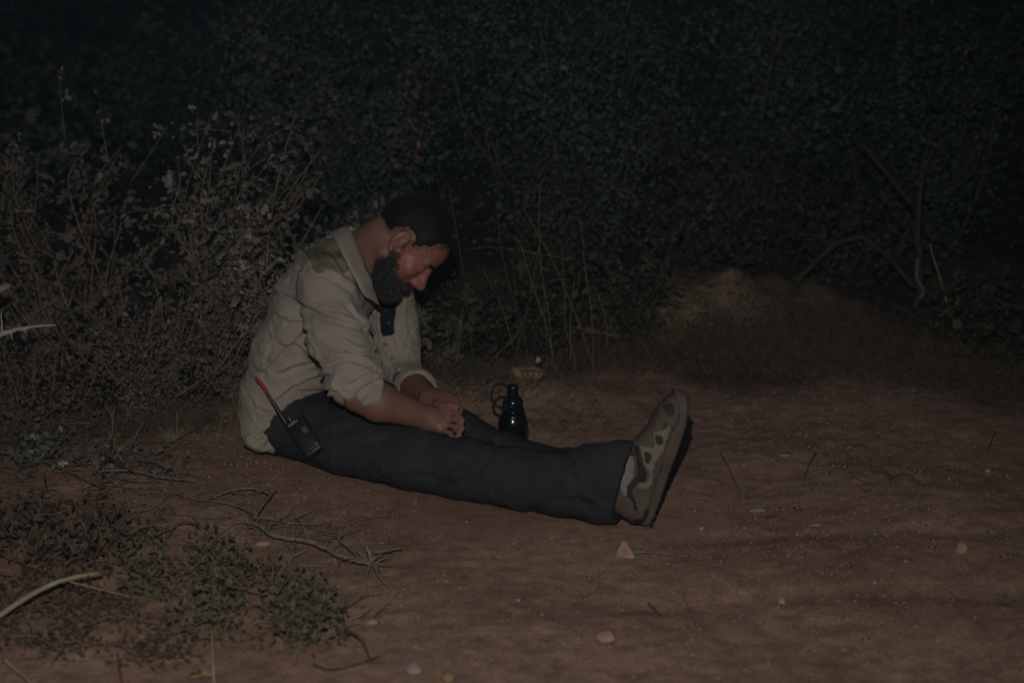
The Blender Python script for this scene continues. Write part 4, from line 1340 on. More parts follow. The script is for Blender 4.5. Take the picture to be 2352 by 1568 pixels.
# reddish stalk behind the brush
c = catmull([P(405, 760, 4.5), P(395, 850, 4.5), P(385, 930, 4.48), P(378, 1000, 4.45)], 6)
V, F = tube(c, np.linspace(0.004, 0.006, len(c)), 6)
M['red_stalk'] = mat('reddish_stalk', (0.11, 0.045, 0.032), 0.9, (0.15, 0.065, 0.045), 40, 0.4, 200)
tag(obj('weed_stalk', mesh_np('weed_stalk', V, F), M['red_stalk']), 'single reddish brown stalk rising from the low brush', 'stalk')

# ---------------------------------------------------------------- dead branches and sticks
def stick(name, label, cat, parts, mt, group=None, rough=0.12):
    """parts: list of (points, r0, r1); first is the main stem, the others children named twig"""
    p0 = parts[0][0][0]
    t = thing(name, (p0[0], p0[1], gz(p0[0], p0[1])), label, cat, group)
    for k, (pts, r0, r1) in enumerate(parts):
        c = catmull(np.array(pts), 5)
        c = c + RNG.normal(0, 1, c.shape) * min(r0, 0.005) * (0.0 if 'curved' in name or 'stalk' in name else 0.16)
        V, F = tube(c, np.linspace(r0, r1, len(c)), 7 if k == 0 else 5, rough=rough)
        obj('stem' if k == 0 else 'twig', mesh_np('stem' if k == 0 else 'twig', V, F), mt, t)
    return t
def z4(x, y):
    return x / 1.943 * 0.9408, (860 + y / 1.943) * 0.9408
def gp(pts, up):
    ups = np.linspace(up[0], up[1], len(pts)) if isinstance(up, tuple) else [up] * len(pts)
    return [GG(*z4(*p), u_) for p, u_ in zip(pts, ups)]
def thorns(par, path, n, ln, r, mt):
    path = np.asarray(path)
    for i in range(n):
        a = path[RNG.integers(0, len(path))]
        d = RNG.normal(0, 1, 3)
        d[2] = abs(d[2])
        d /= np.linalg.norm(d)
        V, F = tube([a, a + d * ln * 0.5, a + d * ln], [r, r * 0.6, r * 0.15], 4)
        obj('thorn', mesh_np('thorn', V, F), mt, par)
main = gp([(1165, 800), (1215, 810), (1300, 868), (1480, 898), (1600, 958), (1690, 985), (1770, 998)], 0.026)
tb = stick('thorny_branch', 'pale forked thorny branch lying on the dirt in front of his thighs', 'branch',
           [(main, 0.0046, 0.0058),
            (gp([(1205, 790), (1240, 730), (1285, 670), (1315, 640)], (0.03, 0.05)), 0.0041, 0.0019),
            (gp([(1280, 665), (1200, 645), (1110, 650), (1050, 672), (995, 692)], (0.035, 0.012)), 0.0031, 0.0016),
            (gp([(1765, 990), (1750, 950), (1735, 920)], (0.03, 0.055)), 0.0048, 0.0037),
            (gp([(1768, 985), (1775, 950), (1830, 940), (1900, 930)], (0.03, 0.03)), 0.0043, 0.0021),
            (gp([(1860, 935), (1855, 890), (1838, 850)], (0.03, 0.05)), 0.0022, 0.0009),
            (gp([(1770, 1000), (1800, 1060), (1845, 1105), (1890, 1145)], (0.026, 0.006)), 0.0044, 0.0016),
            (gp([(1750, 1000), (1745, 1040), (1738, 1085)], (0.022, 0.012)), 0.0031, 0.0015),
            (gp([(1710, 980), (1650, 920), (1600, 880), (1568, 795)], (0.028, 0.045)), 0.0031, 0.0012),
            (gp([(1600, 880), (1640, 850), (1690, 870)], (0.04, 0.05)), 0.0016, 0.0007),
            (gp([(1400, 890), (1395, 950), (1380, 1020), (1370, 1080)], (0.024, 0.008)), 0.0025, 0.0012),
            (gp([(1395, 960), (1370, 920), (1345, 890)], (0.02, 0.03)), 0.0021, 0.0009),
            (gp([(1395, 965), (1430, 945), (1455, 930)], (0.02, 0.03)), 0.0019, 0.0009),
            (gp([(1380, 1018), (1500, 1012), (1620, 1016), (1700, 1018)], 0.006), 0.0015, 0.0012),
            (gp([(1400, 785), (1440, 765), (1490, 742)], (0.02, 0.03)), 0.0022, 0.0010),
            (gp([(1210, 775), (1150, 735), (1080, 715), (1030, 705), (900, 690), (760, 655)], (0.028, 0.006)), 0.0031, 0.0016),
            (gp([(1210, 785), (1290, 790), (1400, 810), (1520, 815), (1640, 822)], (0.025, 0.012)), 0.0021, 0.0009)], M['bark'])
for k in range(16):
    c_ = catmull(main, 6)
    a = c_[RNG.integers(0, len(c_))]
    d = np.array([RNG.normal(0, 1), RNG.normal(0.3, 0.8), abs(RNG.normal(0.2, 0.3))])
    d /= np.linalg.norm(d)
    e = a + d * RNG.uniform(0.03, 0.075)
    e[2] = max(e[2], gz(e[0], e[1]) + 0.004)
    V, F = tube(catmull(wander(a, e, 5, 0.10), 2), np.linspace(0.0022, 0.0008, 9), 5)
    obj('twig', mesh_np('twig', V, F), M['bark'], tb)
thorns(tb, catmull(main, 6), 26, 0.022, 0.0017, M['bark'])
for j, (a, b_) in enumerate([((1280, 665), (1050, 672)), ((1765, 990), (1890, 1140)), ((1690, 970), (1570, 800)), ((1240, 790), (1640, 822))]):
    pts = np.linspace(0, 1, 14)[:, None]
    A, B_ = GG(*z4(*a), 0.028), GG(*z4(*b_), 0.022)
    thorns(tb, A * (1 - pts) + B_ * pts, 8, 0.018, 0.0014, M['bark'])
# dense thin twig litter behind the thorny branch
VV, FF = [], []
for i in range(70):
    u, v = RNG.uniform(1080, 1620), RNG.uniform(740, 880)
    a = GG(*z4(u, v + (u - 1080) * 0.12), RNG.uniform(0.002, 0.012))
    e = a + np.array([RNG.normal(0, 0.05), RNG.normal(0, 0.03), RNG.uniform(0, 0.02)])
    e[2] = max(e[2], gz(e[0], e[1]) + 0.002)
    tube(wander(a, e, 5, 0.12), np.linspace(0.0014, 0.0006, 5), 3, VV, FF)
tag(obj('twig_litter', mesh_np('twig_litter', VV, FF), M['bark']), 'fine dry twig litter under the thorny branch', 'litter', kind='stuff')
VV, FF = [], []
for i in range(2000):                                    # straw and rootlets all over the dirt
    x, y = RNG.uniform(-1.2, 1.4), RNG.uniform(2.8, 5.0)
    if RNG.random() > (0.9 if y > 4.15 else 0.38) or noise3(np.array([x * 3, y * 3, 0.5])) < -0.15:
        continue
    if segdist(np.array([x, y]), [(-0.62, 4.30), (-0.115, 3.92), (0.32, 3.73)]) < 0.13:
        continue
    a_ = RNG.normal(0, 0.6)
    l_ = RNG.uniform(0.008, 0.045)
    p0 = np.array([x, y, 0.0])
    pts = wander(p0, p0 + l_ * np.array([math.cos(a_), math.sin(a_), 0]), 4, 0.15)
    pts[:, 2] = hgt(pts[:, 0], pts[:, 1]) + 0.0015 + np.abs(RNG.normal(0, 0.002, 4))
    tube(pts, RNG.uniform(0.0005, 0.0010), 3, VV, FF)
tag(obj('straw_litter', mesh_np('straw_litter', VV, FF), M['straw_old']), 'loose bits of straw strewn over the dirt', 'litter', kind='stuff')

# white weathered stick at the left edge
def pl(pts, Y):
    return [P(u, v, Y + 0.02 * i) for i, (u, v) in enumerate(pts)]
wp = [np.array([-1.62, 4.22, gz(-1.62, 4.22)]), np.array([-1.50, 4.26, 0.20])] + pl([(-60, 800), (-5, 772), (25, 760), (60, 753), (90, 748), (130, 748)], 4.30)
ws = stick('weathered_stick', 'bleached white thorny stick poking in at the left edge', 'stick',
           [(wp, 0.011, 0.0025), (pl([(4, 765), (4, 740), (2, 715)], 4.31), 0.0035, 0.0014), (pl([(55, 756), (60, 768), (62, 776)], 4.35), 0.0030, 0.001), (pl([(25, 765), (28, 778), (30, 784)], 4.33), 0.0035, 0.001),
            (pl([(44, 752), (43, 744)], 4.34), 0.0022, 0.0008), (pl([(76, 750), (75, 758)], 4.36), 0.0022, 0.0008)], M['bark_white'])
ps = pl([(185, 792), (250, 790), (300, 789), (360, 786)], 4.42)
stick('dry_twig', 'thin pale horizontal twig caught in the low left brush', 'twig', [(ps, 0.0012, 0.0008)], M['bark'])
# curved yellowish branch in the lower left corner and its fellows
stick('curved_branch', 'curved yellowish branch arching out of the lower left corner', 'branch',
      [([GG(-40, 1440, 0.03), GG(40, 1385, 0.05), GG(110, 1345, 0.065), GG(170, 1325, 0.07), GG(232, 1315, 0.06)], 0.0062, 0.0042), ([GG(150, 1332, 0.06), GG(200, 1345, 0.05), GG(300, 1370, 0.03)], 0.0022, 0.001)], M['straw'])
stick('cut_stalk', 'short yellow stalk lying at the very bottom left corner', 'stalk', [([GG(8, 1512, 0.02), GG(40, 1540, 0.02), GG(85, 1578, 0.02)], 0.0036, 0.003)], M['straw'])
stick('cut_stalk', 'reddish stalk standing up at the bottom edge left of the straw stalk', 'stalk', [([GG(288, 1590, 0.0), GG(278, 1560, 0.03), GG(270, 1500, 0.05)], 0.0034, 0.002)], M['red_stalk'])
stick('cut_stalk', 'pale straw stalk standing at the bottom edge under the low green plant', 'stalk', [([GG(492, 1580, 0.0), GG(490, 1530, 0.03), GG(486, 1440, 0.07)], 0.0032, 0.0014)], M['straw'])
stick('fallen_twig', 'dark jointed twig bridging above the low green plant', 'twig',
      [([GG(*z4(790, 880), 0.01), GG(*z4(850, 805), 0.035), GG(*z4(940, 818), 0.02)], 0.0026, 0.0018), ([GG(*z4(668, 812), 0.02), GG(*z4(730, 850), 0.03), GG(*z4(800, 920), 0.015)], 0.0024, 0.0018)], M['bark_dark'])
stick('fallen_twig', 'curved dark twig lying at the right end of the low green plant', 'twig',
      [([GG(*z4(1640, 1315), 0.02), GG(*z4(1700, 1345), 0.03), GG(*z4(1735, 1400), 0.02), GG(*z4(1760, 1470), 0.006)], 0.0036, 0.002), ([GG(*z4(1490, 1480), 0.006), GG(*z4(1560, 1500), 0.012), GG(*z4(1680, 1480), 0.01), GG(*z4(1800, 1440), 0.008)], 0.0026, 0.0016)], M['bark_dark'])
stick('fallen_twig', 'pale forked twig beside the right end of the low green plant', 'twig',
      [([GG(*z4(1650, 1270), 0.012), GG(*z4(1720, 1240), 0.02), GG(*z4(1760, 1205), 0.03)], 0.0034, 0.0016), ([GG(*z4(1720, 1290), 0.01), GG(*z4(1780, 1240), 0.015), GG(*z4(1825, 1200), 0.02)], 0.0022, 0.0012)], M['bark'])
stick('fallen_twig', 'thin grey twig lying right of the triangular orange stone', 'twig', [([GG(1450, 1268, 0.005), GG(1500, 1268, 0.008), GG(1580, 1277, 0.005)], 0.0020, 0.0012), ([GG(1485, 1268, 0.006), GG(1484, 1250, 0.02), GG(1476, 1240, 0.03)], 0.0016, 0.001)], M['bark'])
for lb, pts in (('thin dark twig standing on the dirt just right of the boots', [(1655, 1040), (1672, 1070), (1690, 1110), (1700, 1140)]), ('thin dark twig leaning on the open dirt, second from the boots', [(1872, 1042), (1858, 1066), (1846, 1100)]),
                ('thin dark twig on the dirt near the right edge', [(2286, 990), (2276, 1015), (2268, 1035)]), ('thin reddish twig on the near dirt below the grey twig', [(1560, 1330), (1572, 1370), (1590, 1420), (1604, 1445)]),
                ('short pale twig left of the thin reddish twig', [(1490, 1385), (1508, 1400), (1528, 1416)])):
    stick('loose_twig', lb, 'twig', [([GG(u, v, 0.006 + 0.012 * (1 - i / 3)) for i, (u, v) in enumerate(pts)], 0.0017, 0.001)], M['bark_dark'] if 'dark' in lb else M['twig'])
stick('dry_sprig', 'dark crumpled dry sprig lying alone on the open dirt at right', 'sprig',
      [([GG(2000, 1080, 0.02), GG(2035, 1082, 0.025), GG(2060, 1110, 0.01)], 0.0016, 0.001), ([GG(1950, 1082, 0.012), GG(1972, 1100, 0.008), GG(1990, 1108, 0.006)], 0.0014, 0.001), ([GG(2045, 1095, 0.01), GG(2080, 1085, 0.02), GG(2115, 1110, 0.006)], 0.0016, 0.001),
       ([GG(2030, 1080, 0.012), GG(2045, 1105, 0.01), GG(2050, 1118, 0.006)], 0.0013, 0.0008), ([GG(2085, 1100, 0.01), GG(2110, 1108, 0.008), GG(2130, 1122, 0.005)], 0.0013, 0.0008)], M['bark_dark'])
stick('pale_twig', 'pale curved twig lying beside the far hand', 'twig', [([GG(1060, 915, 0.010), GG(1075, 935, 0.012), GG(1100, 962, 0.008)], 0.0026, 0.0018)], M['straw'])
# broken sapling on the right, and the stick leaning there
stick('broken_trunk', 'slim broken tree trunk with a pale torn spot on the right', 'trunk',
      [([P(2020, 830, 5.45), P(2065, 760, 5.42), P(2108, 690, 5.40), P(2112, 620, 5.40), P(2108, 540, 5.40), P(2112, 460, 5.42), P(2120, 380, 5.45)], 0.017, 0.008),
       ([P(1772, 705, 5.35), P(1800, 670, 5.36), P(1860, 615, 5.40), P(1920, 560, 5.42), P(1990, 542, 5.44)], 0.013, 0.009), ([P(1985, 545, 5.44), P(2040, 590, 5.42), P(2100, 660, 5.40)], 0.009, 0.012),
       ([P(1975, 325, 5.6), P(2030, 390, 5.55), P(2095, 470, 5.45)], 0.006, 0.009), ([P(1900, 560, 5.42), P(1880, 545, 5.42), P(1850, 535, 5.42)], 0.006, 0.003)], M['bark_dim'])
V, F = tube(catmull([P(2108, 592, 5.372), P(2106, 640, 5.372), P(2122, 668, 5.376), P(2112, 686, 5.38)], 5), np.linspace(0.0065, 0.009, 16), 8)
M['torn'] = mat('torn_wood', (0.10, 0.085, 0.074), 0.9, (0.17, 0.145, 0.125), 60, 0.6, 160)
o = obj('torn_spot', mesh_np('torn_spot', V, F), M['torn'], bpy.data.objects['broken_trunk'])
stick('leaning_stick', 'long thin stick leaning down to the ground at far right', 'stick', [([P(2135, 560, 5.15), P(2165, 660, 5.12), P(2200, 770, 5.08), P(2235, 840, 5.04), P(2290, 900, 4.98)], 0.0028, 0.0062)], M['twig'])
stick('leaning_stick', 'lower thin stick crossing behind the long leaning stick', 'stick', [([P(2095, 780, 5.25), P(2130, 810, 5.22), P(2210, 835, 5.18), P(2260, 850, 5.14)], 0.003, 0.003)], M['twig'])

# ---------------------------------------------------------------- low plants in front
def carpet(name, label, cat, polyg, n, size, kind, mt, zr, rbias=0.5, stems=30, group=None, sm=None, fuzz=0.04):
    polyg = np.array(polyg, float)
    lo_, hi_ = polyg.min(0), polyg.max(0)
    c0 = GG(*polyg.mean(0))
    t = thing(name, c0, label, cat, group)
    uv = RNG.uniform(lo_, hi_, (n * 4, 2))
    uv = uv[inpoly(uv + RNG.normal(0, 12, uv.shape), polyg)]
    dn = noise3(np.stack([uv[:, 0] * 0.012, uv[:, 1] * 0.02, 0 * uv[:, 0]], -1)) + RNG.normal(0, 0.3, len(uv))
    uv = uv[dn > -0.2][:n]
    # ground places
    a = (uv[:, 0] - 1176) / FPX
    b_ = -(uv[:, 1] - 784) / FPX
    q = -SP + CP * b_
    tt = (0.01 - CAM_H) / q
    x, y = a * tt, (CP + SP * b_) * tt
    z = hgt(x, y) + zr[0] + (zr[1] - zr[0]) * RNG.random(len(x)) ** 1.5
    pos = np.stack([x, y, z], -1)
    r = rbias + 0.25 * fbm(pos * 6, 2) + RNG.normal(0, 0.15, len(pos))
    leaves('foliage', pos, size, kind, mt, t, droop=0.0, rnd=r)
    VV, FF = [], []
    for i in range(stems):
        j = RNG.integers(0, len(pos))
        p0 = pos[j].copy()
        p0[2] = gz(p0[0], p0[1])
        e = p0 + np.array([RNG.normal(0, 0.07), RNG.normal(0, 0.05), RNG.uniform(zr[0], zr[1] * 1.3)])
        tube(wander(p0, e, 5, 0.12, 0.1), np.linspace(0.0018, 0.0008, 5), 3, VV, FF)
    so = obj('stems', mesh_np('stems', VV, FF), sm or M['twig'], t)
    so['kind'] = 'stuff'
    return t
def zz(*pts):
    return [z4(*p) for p in pts]
carpet('ground_plant', 'dark purplish leafed end of the low plant at the left edge', 'plant', zz((-40, 830), (180, 720), (330, 720), (560, 830), (640, 960), (560, 1060), (300, 1090), (-40, 1080)), 900, 0.019, 'lobed', M['leaf_green'], (0.004, 0.09), 0.12, 60, 'low creeping plants')
carpet('ground_plant', 'low green leafy plant creeping over the near dirt', 'plant', zz((560, 960), (760, 860), (1000, 880), (1060, 980), (1250, 1060), (1450, 1120), (1640, 1260), (1640, 1380), (1400, 1420), (1100, 1400), (800, 1340), (600, 1200)), 1700, 0.017, 'lobed', M['leaf_green'], (0.003, 0.07), 0.62, 80, 'low creeping plants')
carpet('ground_plant', 'brownish dry mat of small plants at the bottom left', 'plant', zz((-40, 1080), (300, 1070), (620, 1180), (900, 1330), (1000, 1450), (700, 1480), (300, 1440), (-40, 1380)), 1300, 0.014, 'lobed', M['leaf_green'], (0.002, 0.03), 0.22, 60, 'low creeping plants')
t = carpet('wilted_branch', 'cut branch with wilted blue grey leaves lying at the left edge', 'branch', zz((-20, 300), (120, 270), (240, 380), (330, 470), (520, 540), (700, 540), (900, 590), (900, 650), (700, 640), (450, 640), (200, 630), (-20, 520)), 560, 0.022, 'lobed', M['leaf_blue'], (0.004, 0.055), 0.52, 40, sm=M['bark_dark'])
for pts, up in (([(-20, 470), (160, 500), (320, 560), (480, 640)], 0.03), ([(350, 500), (440, 470), (540, 475)], 0.04), ([(480, 560), (620, 560), (760, 590), (930, 605)], 0.03), ([(520, 500), (600, 545), (660, 580)], 0.05), ([(470, 545), (520, 470), (530, 360), (500, 265)], 0.04), ([(240, 480), (300, 400), (330, 340), (420, 335)], 0.05), ([(250, 500), (300, 560), (330, 620)], 0.03), ([(690, 490), (790, 440), (900, 380), (1010, 315)], 0.012)):
    c = catmull(gp(pts, up), 5)
    V, F = tube(c, np.linspace(0.0030, 0.0014, len(c)), 5, rough=0.1)
    obj('twig', mesh_np('twig', V, F), M['bark'] if RNG.random() < 0.5 else M['bark_dark'], t)
# dry tuft at the foot of the brush and upright straws
t = thing('grass_tuft', GG(395, 1010), 'small fluffy straw tuft on the dirt left of the shirt tail', 'grass tuft')
VV, FF = [], []
for i in range(70):
    a = GG(390 + RNG.normal(0, 5), 1022 + RNG.normal(0, 3))
    e = a + np.array([RNG.normal(0, 0.022), RNG.normal(0, 0.015), RNG.uniform(0.02, 0.05)])
    tube(wander(a, e, 4, 0.1), np.linspace(0.0006, 0.0003, 4), 3, VV, FF)
o = obj('blades', mesh_np('blades', VV, FF), M['straw'], t)
o['kind'] = 'stuff'
t = thing('dry_grass', GG(300, 1030), 'few upright straws left of the fluffy straw tuft', 'dry grass', 'dry grass on the left')
for pts in ([(295, 1035), (312, 1000), (330, 968)], [(250, 1000), (256, 970), (262, 938)], [(235, 1030), (256, 1000), (258, 960), (242, 930)], [(278, 1030), (296, 1012), (306, 1000)], [(405, 1000), (406, 970), (406, 945)], [(100, 930), (84, 880), (80, 860)]):
    a = GG(*pts[0])
    c = catmull([P(u, v, a[1] - 0.01 * i) for i, (u, v) in enumerate(pts)], 4)
    V, F = tube(c, np.linspace(0.0016, 0.0008, len(c)), 4)
    obj('stalk', mesh_np('stalk', V, F), M['straw'], t)

VV, FF = [], []
for i in range(150):                                    # tangle of thin twigs between the wilted branch and the near plants
    a = GG(RNG.uniform(-20, 480), RNG.uniform(1000, 1190), RNG.uniform(0.002, 0.03))
    e = a + np.array([RNG.normal(0, 0.07), RNG.normal(0, 0.04), RNG.uniform(-0.01, 0.03)])
    e[2] = max(e[2], gz(e[0], e[1]) + 0.002)
    tube(catmull(wander(a, e, 5, 0.14), 2), np.linspace(0.0015, 0.0006, 9), 3, VV, FF, cap=False)
tag(obj('twig_tangle', mesh_np('twig_tangle', VV, FF), M['twig']), 'tangle of thin dry twigs on the dirt at left', 'twigs', kind='stuff')

# ---------------------------------------------------------------- grass over the bank
def blades(name, label, centers, n, ln, mt, lean, cat='dry grass', r=0.0011, group=None, spread=(0.05, 0.04)):
    t = thing(name, centers[0], label, cat, group)
    VV, FF = [], []
    for i in range(n):
        c = centers[RNG.integers(0, len(centers))]
        x, y = c[0] + RNG.normal(0, spread[0]), c[1] + RNG.normal(0, spread[1])
        a = np.array([x, y, gz(x, y) - 0.003])
        d = np.array(lean) + RNG.normal(0, 0.45, 3)
        d[2] = abs(d[2]) * 0.7
        d /= np.linalg.norm(d)
        l_ = ln * RNG.uniform(0.5, 1.2)
        m_ = a + d * l_ * 0.55 + np.array([0, 0, 0.15 * l_])
        e = a + d * l_ + np.array([0, 0, -0.22 * l_])
        tube(catmull([a, m_, e], 3), np.linspace(r, r * 0.4, 7), 3, VV, FF, cap=False)
    o = obj('blades', mesh_np('blades', VV, FF), mt, t)
    o['kind'] = 'stuff'
    return t
M['straw_pale'] = mat('pale_straw', (0.36, 0.32, 0.24), 0.85, (0.46, 0.41, 0.32), 30, 0.2, 300)
M['grass_dull'] = mat('dull_grass', (0.11, 0.088, 0.06), 0.9, (0.19, 0.155, 0.105), 30, 0.2, 300)
def bank(u, v, Y):
    return GR(u, v)
fr = blades('bank_grass', 'pale dry grass fringe hanging over the left top of the bank', [bank(1590, 720, 5.22), bank(1560, 735, 5.18), bank(1610, 715, 5.25)], 220, 0.10, M['straw'], (-0.9, -0.6, 0.15), group='grass on the bank', spread=(0.03, 0.03))
for k in range(20):
    u, v = RNG.uniform(1575, 1622), RNG.uniform(700, 742)
    if k > 13:
        u, v = RNG.uniform(1500, 1560), RNG.uniform(745, 790)
    a = GR(u, v, 0.012)
    e = a + np.array([-RNG.uniform(0.030, 0.055), -RNG.uniform(0.0, 0.02), RNG.normal(-0.002, 0.004)])
    e[2] = max(e[2], gz(e[0], e[1]) + 0.004)
    V, F = tube(catmull([a, (a + e) / 2 + np.array([0, 0, 0.004]), e], 3), np.linspace(0.0017, 0.0010, 7), 4)
    obj('straw', mesh_np('straw', V, F), M['straw_pale'], fr)
blades('bank_grass', 'dull grass covering the left slope of the bank', [bank(1500, 790, 5.05), bank(1450, 810, 5.05), bank(1560, 800, 5.02), bank(1620, 810, 5.02), bank(1440, 770, 5.15), bank(1650, 770, 5.10)], 2200, 0.085, M['grass_dull'], (-0.2, -0.8, 0.3), group='grass on the bank', spread=(0.07, 0.06))
blades('bank_grass', 'dull grass covering the right slope of the bank', [bank(1800, 780, 5.15), bank(1900, 800, 5.12), bank(1850, 830, 5.0), bank(1980, 830, 5.05), bank(1750, 840, 4.98), bank(1780, 740, 5.22)], 2200, 0.085, M['grass_dull'], (0.2, -0.8, 0.3), group='grass on the bank', spread=(0.09, 0.07))
blades('verge_grass', 'thin short grass along the dark verge at far right', [np.array([1.2, 4.9, 0]), np.array([1.45, 4.85, 0]), np.array([1.6, 4.75, 0]), np.array([1.05, 5.0, 0]), np.array([1.35, 5.05, 0])], 3200, 0.07, M['grass_dull'], (0.0, -0.5, 0.5), spread=(0.14, 0.09), group='grass on the verge')
blades('verge_grass', 'ragged dry grass along the foot of the left brush', [np.array([-1.25, 4.33, 0]), np.array([-1.05, 4.36, 0]), np.array([-0.9, 4.40, 0]), np.array([-1.4, 4.28, 0])], 900, 0.09, M['grass_dull'], (0.0, -0.3, 0.8), spread=(0.09, 0.06), group='grass on the verge')
blades('verge_grass', 'sparse grass and straw behind his legs', [GG(1290, 930), GG(1240, 980), GG(1360, 960), GG(1300, 890), GG(1400, 900)], 240, 0.05, M['grass_dull'], (0.3, -0.4, 0.1), spread=(0.08, 0.05), group='grass on the verge')
blades('verge_grass', 'dry tangle at the foot of the seedling left of the bottle', [GG(1080, 875), GG(1020, 862), GG(1140, 870), GG(1200, 850)], 900, 0.08, M['grass_dull'], (0.1, -0.3, 0.6), spread=(0.07, 0.05), group='grass on the verge')

# ---------------------------------------------------------------- stones and litter
def stone(label, u, v, size, mt, seed, rot=0.0, sink=0.3, name='stone', sharp=False, cat='stone'):
    p = GG(u, v)
    o = obj(name, rock_mesh(name, size, seed, 2, 0.3, sharp), mt)
    o.location = (p[0], p[1], p[2] + size[2] * (1 - sink))
    o.rotation_euler = (0, 0, rot)
    return tag(o, label, cat, 'stones on the dirt')
def tri_stone():
    p = GG(1436, 1278)
    c = np.array([[-0.026, -0.004, 0], [0.024, -0.008, 0], [0.018, 0.016, 0], [-0.022, 0.014, 0], [-0.006, 0.0, 0.044], [0.002, 0.008, 0.043], [0.014, -0.002, 0.022], [-0.018, -0.002, 0.020]])
    f = [(0, 1, 6, 4, 7), (1, 2, 5, 6), (6, 5, 4), (2, 3, 4, 5), (3, 0, 7), (3, 7, 4), (3, 2, 1, 0)]
    o = obj('stone', mesh_np('stone', c, f, False), M['stone_pink'])
    o.location = (p[0], p[1], p[2] - 0.004)
    md = o.modifiers.new('round', 'BEVEL')
    md.width = 0.0022
    md.segments = 2
    tag(o, 'upright triangular orange stone just in front of the boots', 'stone', 'stones on the dirt')
tri_stone()
stone('rounded orange pebble on the near dirt, bottom middle', 1390, 1476, (0.026, 0.020, 0.016), M['stone_pink'], 3, 0.2)
stone('pale flat stone at the bottom edge, the whitest one', 955, 1546, (0.022, 0.018, 0.014), M['stone_pale'], 5, 0.7, sharp=True)
stone('tan angular stone on the open dirt at right', 2206, 1268, (0.019, 0.014, 0.016), M['stone_pink'], 8, 0.4, sharp=True)
stone('small orange pebble just below the tan angular stone', 2218, 1302, (0.008, 0.007, 0.006), M['stone_ochre'], 9)
stone('grey flat stone on the open dirt right of the boots', 1872, 1210, (0.018, 0.012, 0.008), M['stone_grey'], 11, 0.1)
stone('larger dull flat stone nearest the boots at right', 1740, 1176, (0.026, 0.014, 0.008), M['stone_grey'], 12, 0.2)
stone('tiny white pebble below the larger dull flat stone', 1612, 1216, (0.009, 0.006, 0.005), M['stone_pale'], 13)
stone('small pinkish pebble on the near dirt right of centre', 1796, 1384, (0.011, 0.010, 0.008), M['stone_pink'], 14)
stone('small pale pebble at the far right of the dirt', 2268, 1084, (0.008, 0.007, 0.006), M['stone_pale'], 15)
stone('dull flat stone on the dirt above the larger dull one', 1804, 1048, (0.020, 0.012, 0.007), M['stone_grey'], 16)
stone('small orange chip just right of the white bottom stone', 1030, 1562, (0.014, 0.012, 0.010), M['stone_ochre'], 17)
stone('flat brownish clod left of the thorny branch fork', 600, 1252, (0.024, 0.014, 0.008), M['stone_pink'], 18)
stone('flat pinkish stone beside the right end of the low plant', 850, 1430, (0.024, 0.016, 0.008), M['stone_pink'], 19)
PEB = ['tiny pebble just right of the tiny white one by the boots', 'tiny grey pebble below the larger dull flat stone', 'tiny pinkish pebble left of the grey flat stone', 'tiny pebble left of the tan angular stone', 'tiny pebble right of the grey flat stone',
       'tiny pinkish pebble in the middle of the right hand dirt', 'bright pebble next to the one in the middle of the right dirt', 'tiny pebble left of the pair in the right dirt', 'tiny pebble on the dirt under his shins', 'tiny grey pebble on the dirt right of the thorny branch',
       'small pebble left of the rounded orange one at bottom', 'tiny pebble below the triangular orange stone', 'tiny grey pebble under his knees', 'tiny pebble among twigs below the thorny branch', 'bright pebble at the bottom of the low plants', 'small pebble at the lower edge of the low green plant',
       'tiny pebble near the thin reddish twig foot', 'tiny pale pebble above the tan angular stone', 'tiny grey pebble near the dry sprig on the right', 'tiny pebble above the rounded orange one', 'small pale pebble between the low plant and centre', 'small grey pebble near the bottom left of centre',
       'small pinkish pebble at the bottom edge right of centre', 'small pale pebble in the lower right corner area']
for i, (u, v, s_) in enumerate(((1710, 1214, 5), (1760, 1225, 5), (1830, 1228, 6), (2080, 1290, 5), (2010, 1228, 5), (1945, 1345, 6), (2010, 1342, 7), (1880, 1352, 5), (1268, 1236, 6), (1190, 1380, 6), (1298, 1480, 7), (1440, 1350, 5), (1180, 1250, 5), (700, 1300, 5), (415, 1518, 8), (740, 1450, 7), (1590, 1470, 5), (2100, 1200, 6), (2180, 1100, 5), (1460, 1440, 5), (960, 1420, 6), (1085, 1500, 6), (1650, 1560, 6), (2240, 1420, 6))):
    o = stone(PEB[i], u, v, (s_ * 0.001, s_ * 0.0008, s_ * 0.0007), M[('stone_pale', 'stone_grey', 'stone_pink')[i % 3]], 40 + i, i * 0.7, 0.3, 'pebble', cat='pebble')
    o['group'] = 'small pebbles on the near dirt'
# ochre stone behind the bottle with a leafy sprig across it
p = GG(1212, 885)
o = obj('stone', rock_mesh('stone', (0.054, 0.045, 0.042), 23, 3, 0.3), M['stone_ochre'])
o.location = (p[0], p[1] + 0.03, p[2] + 0.020)
tag(o, 'large ochre stone under a dry sprig just behind the bottle', 'stone')
sp_ = stick('dry_sprig', 'small dark fern like sprig lying across the ochre stone', 'sprig', [([p + np.array([-0.022, -0.034, 0.052]), p + np.array([0.02, -0.036, 0.056]), p + np.array([0.09, -0.03, 0.044])], 0.0015, 0.001)] +
            [([p + np.array([-0.015 + 0.016 * i, -0.036, 0.054]), p + np.array([-0.018 + 0.016 * i + RNG.normal(0, 0.005), -0.046, 0.040 + RNG.normal(0, 0.006)])], 0.0018, 0.0010) for i in range(5)], M['bark_dark'])
t = thing('dry_seedhead', P(1236, 868, p[1] + 0.02), 'pale round dry seed head on a stem above the ochre stone', 'seed head')
hd_ = P(1236, 826, p[1] + 0.01)
V, F = tube(catmull([P(1240, 868, p[1] + 0.02), P(1238, 848, p[1] + 0.015), hd_], 4), 0.0013, 4)
obj('stem', mesh_np('stem', V, F), M['twig'], t)
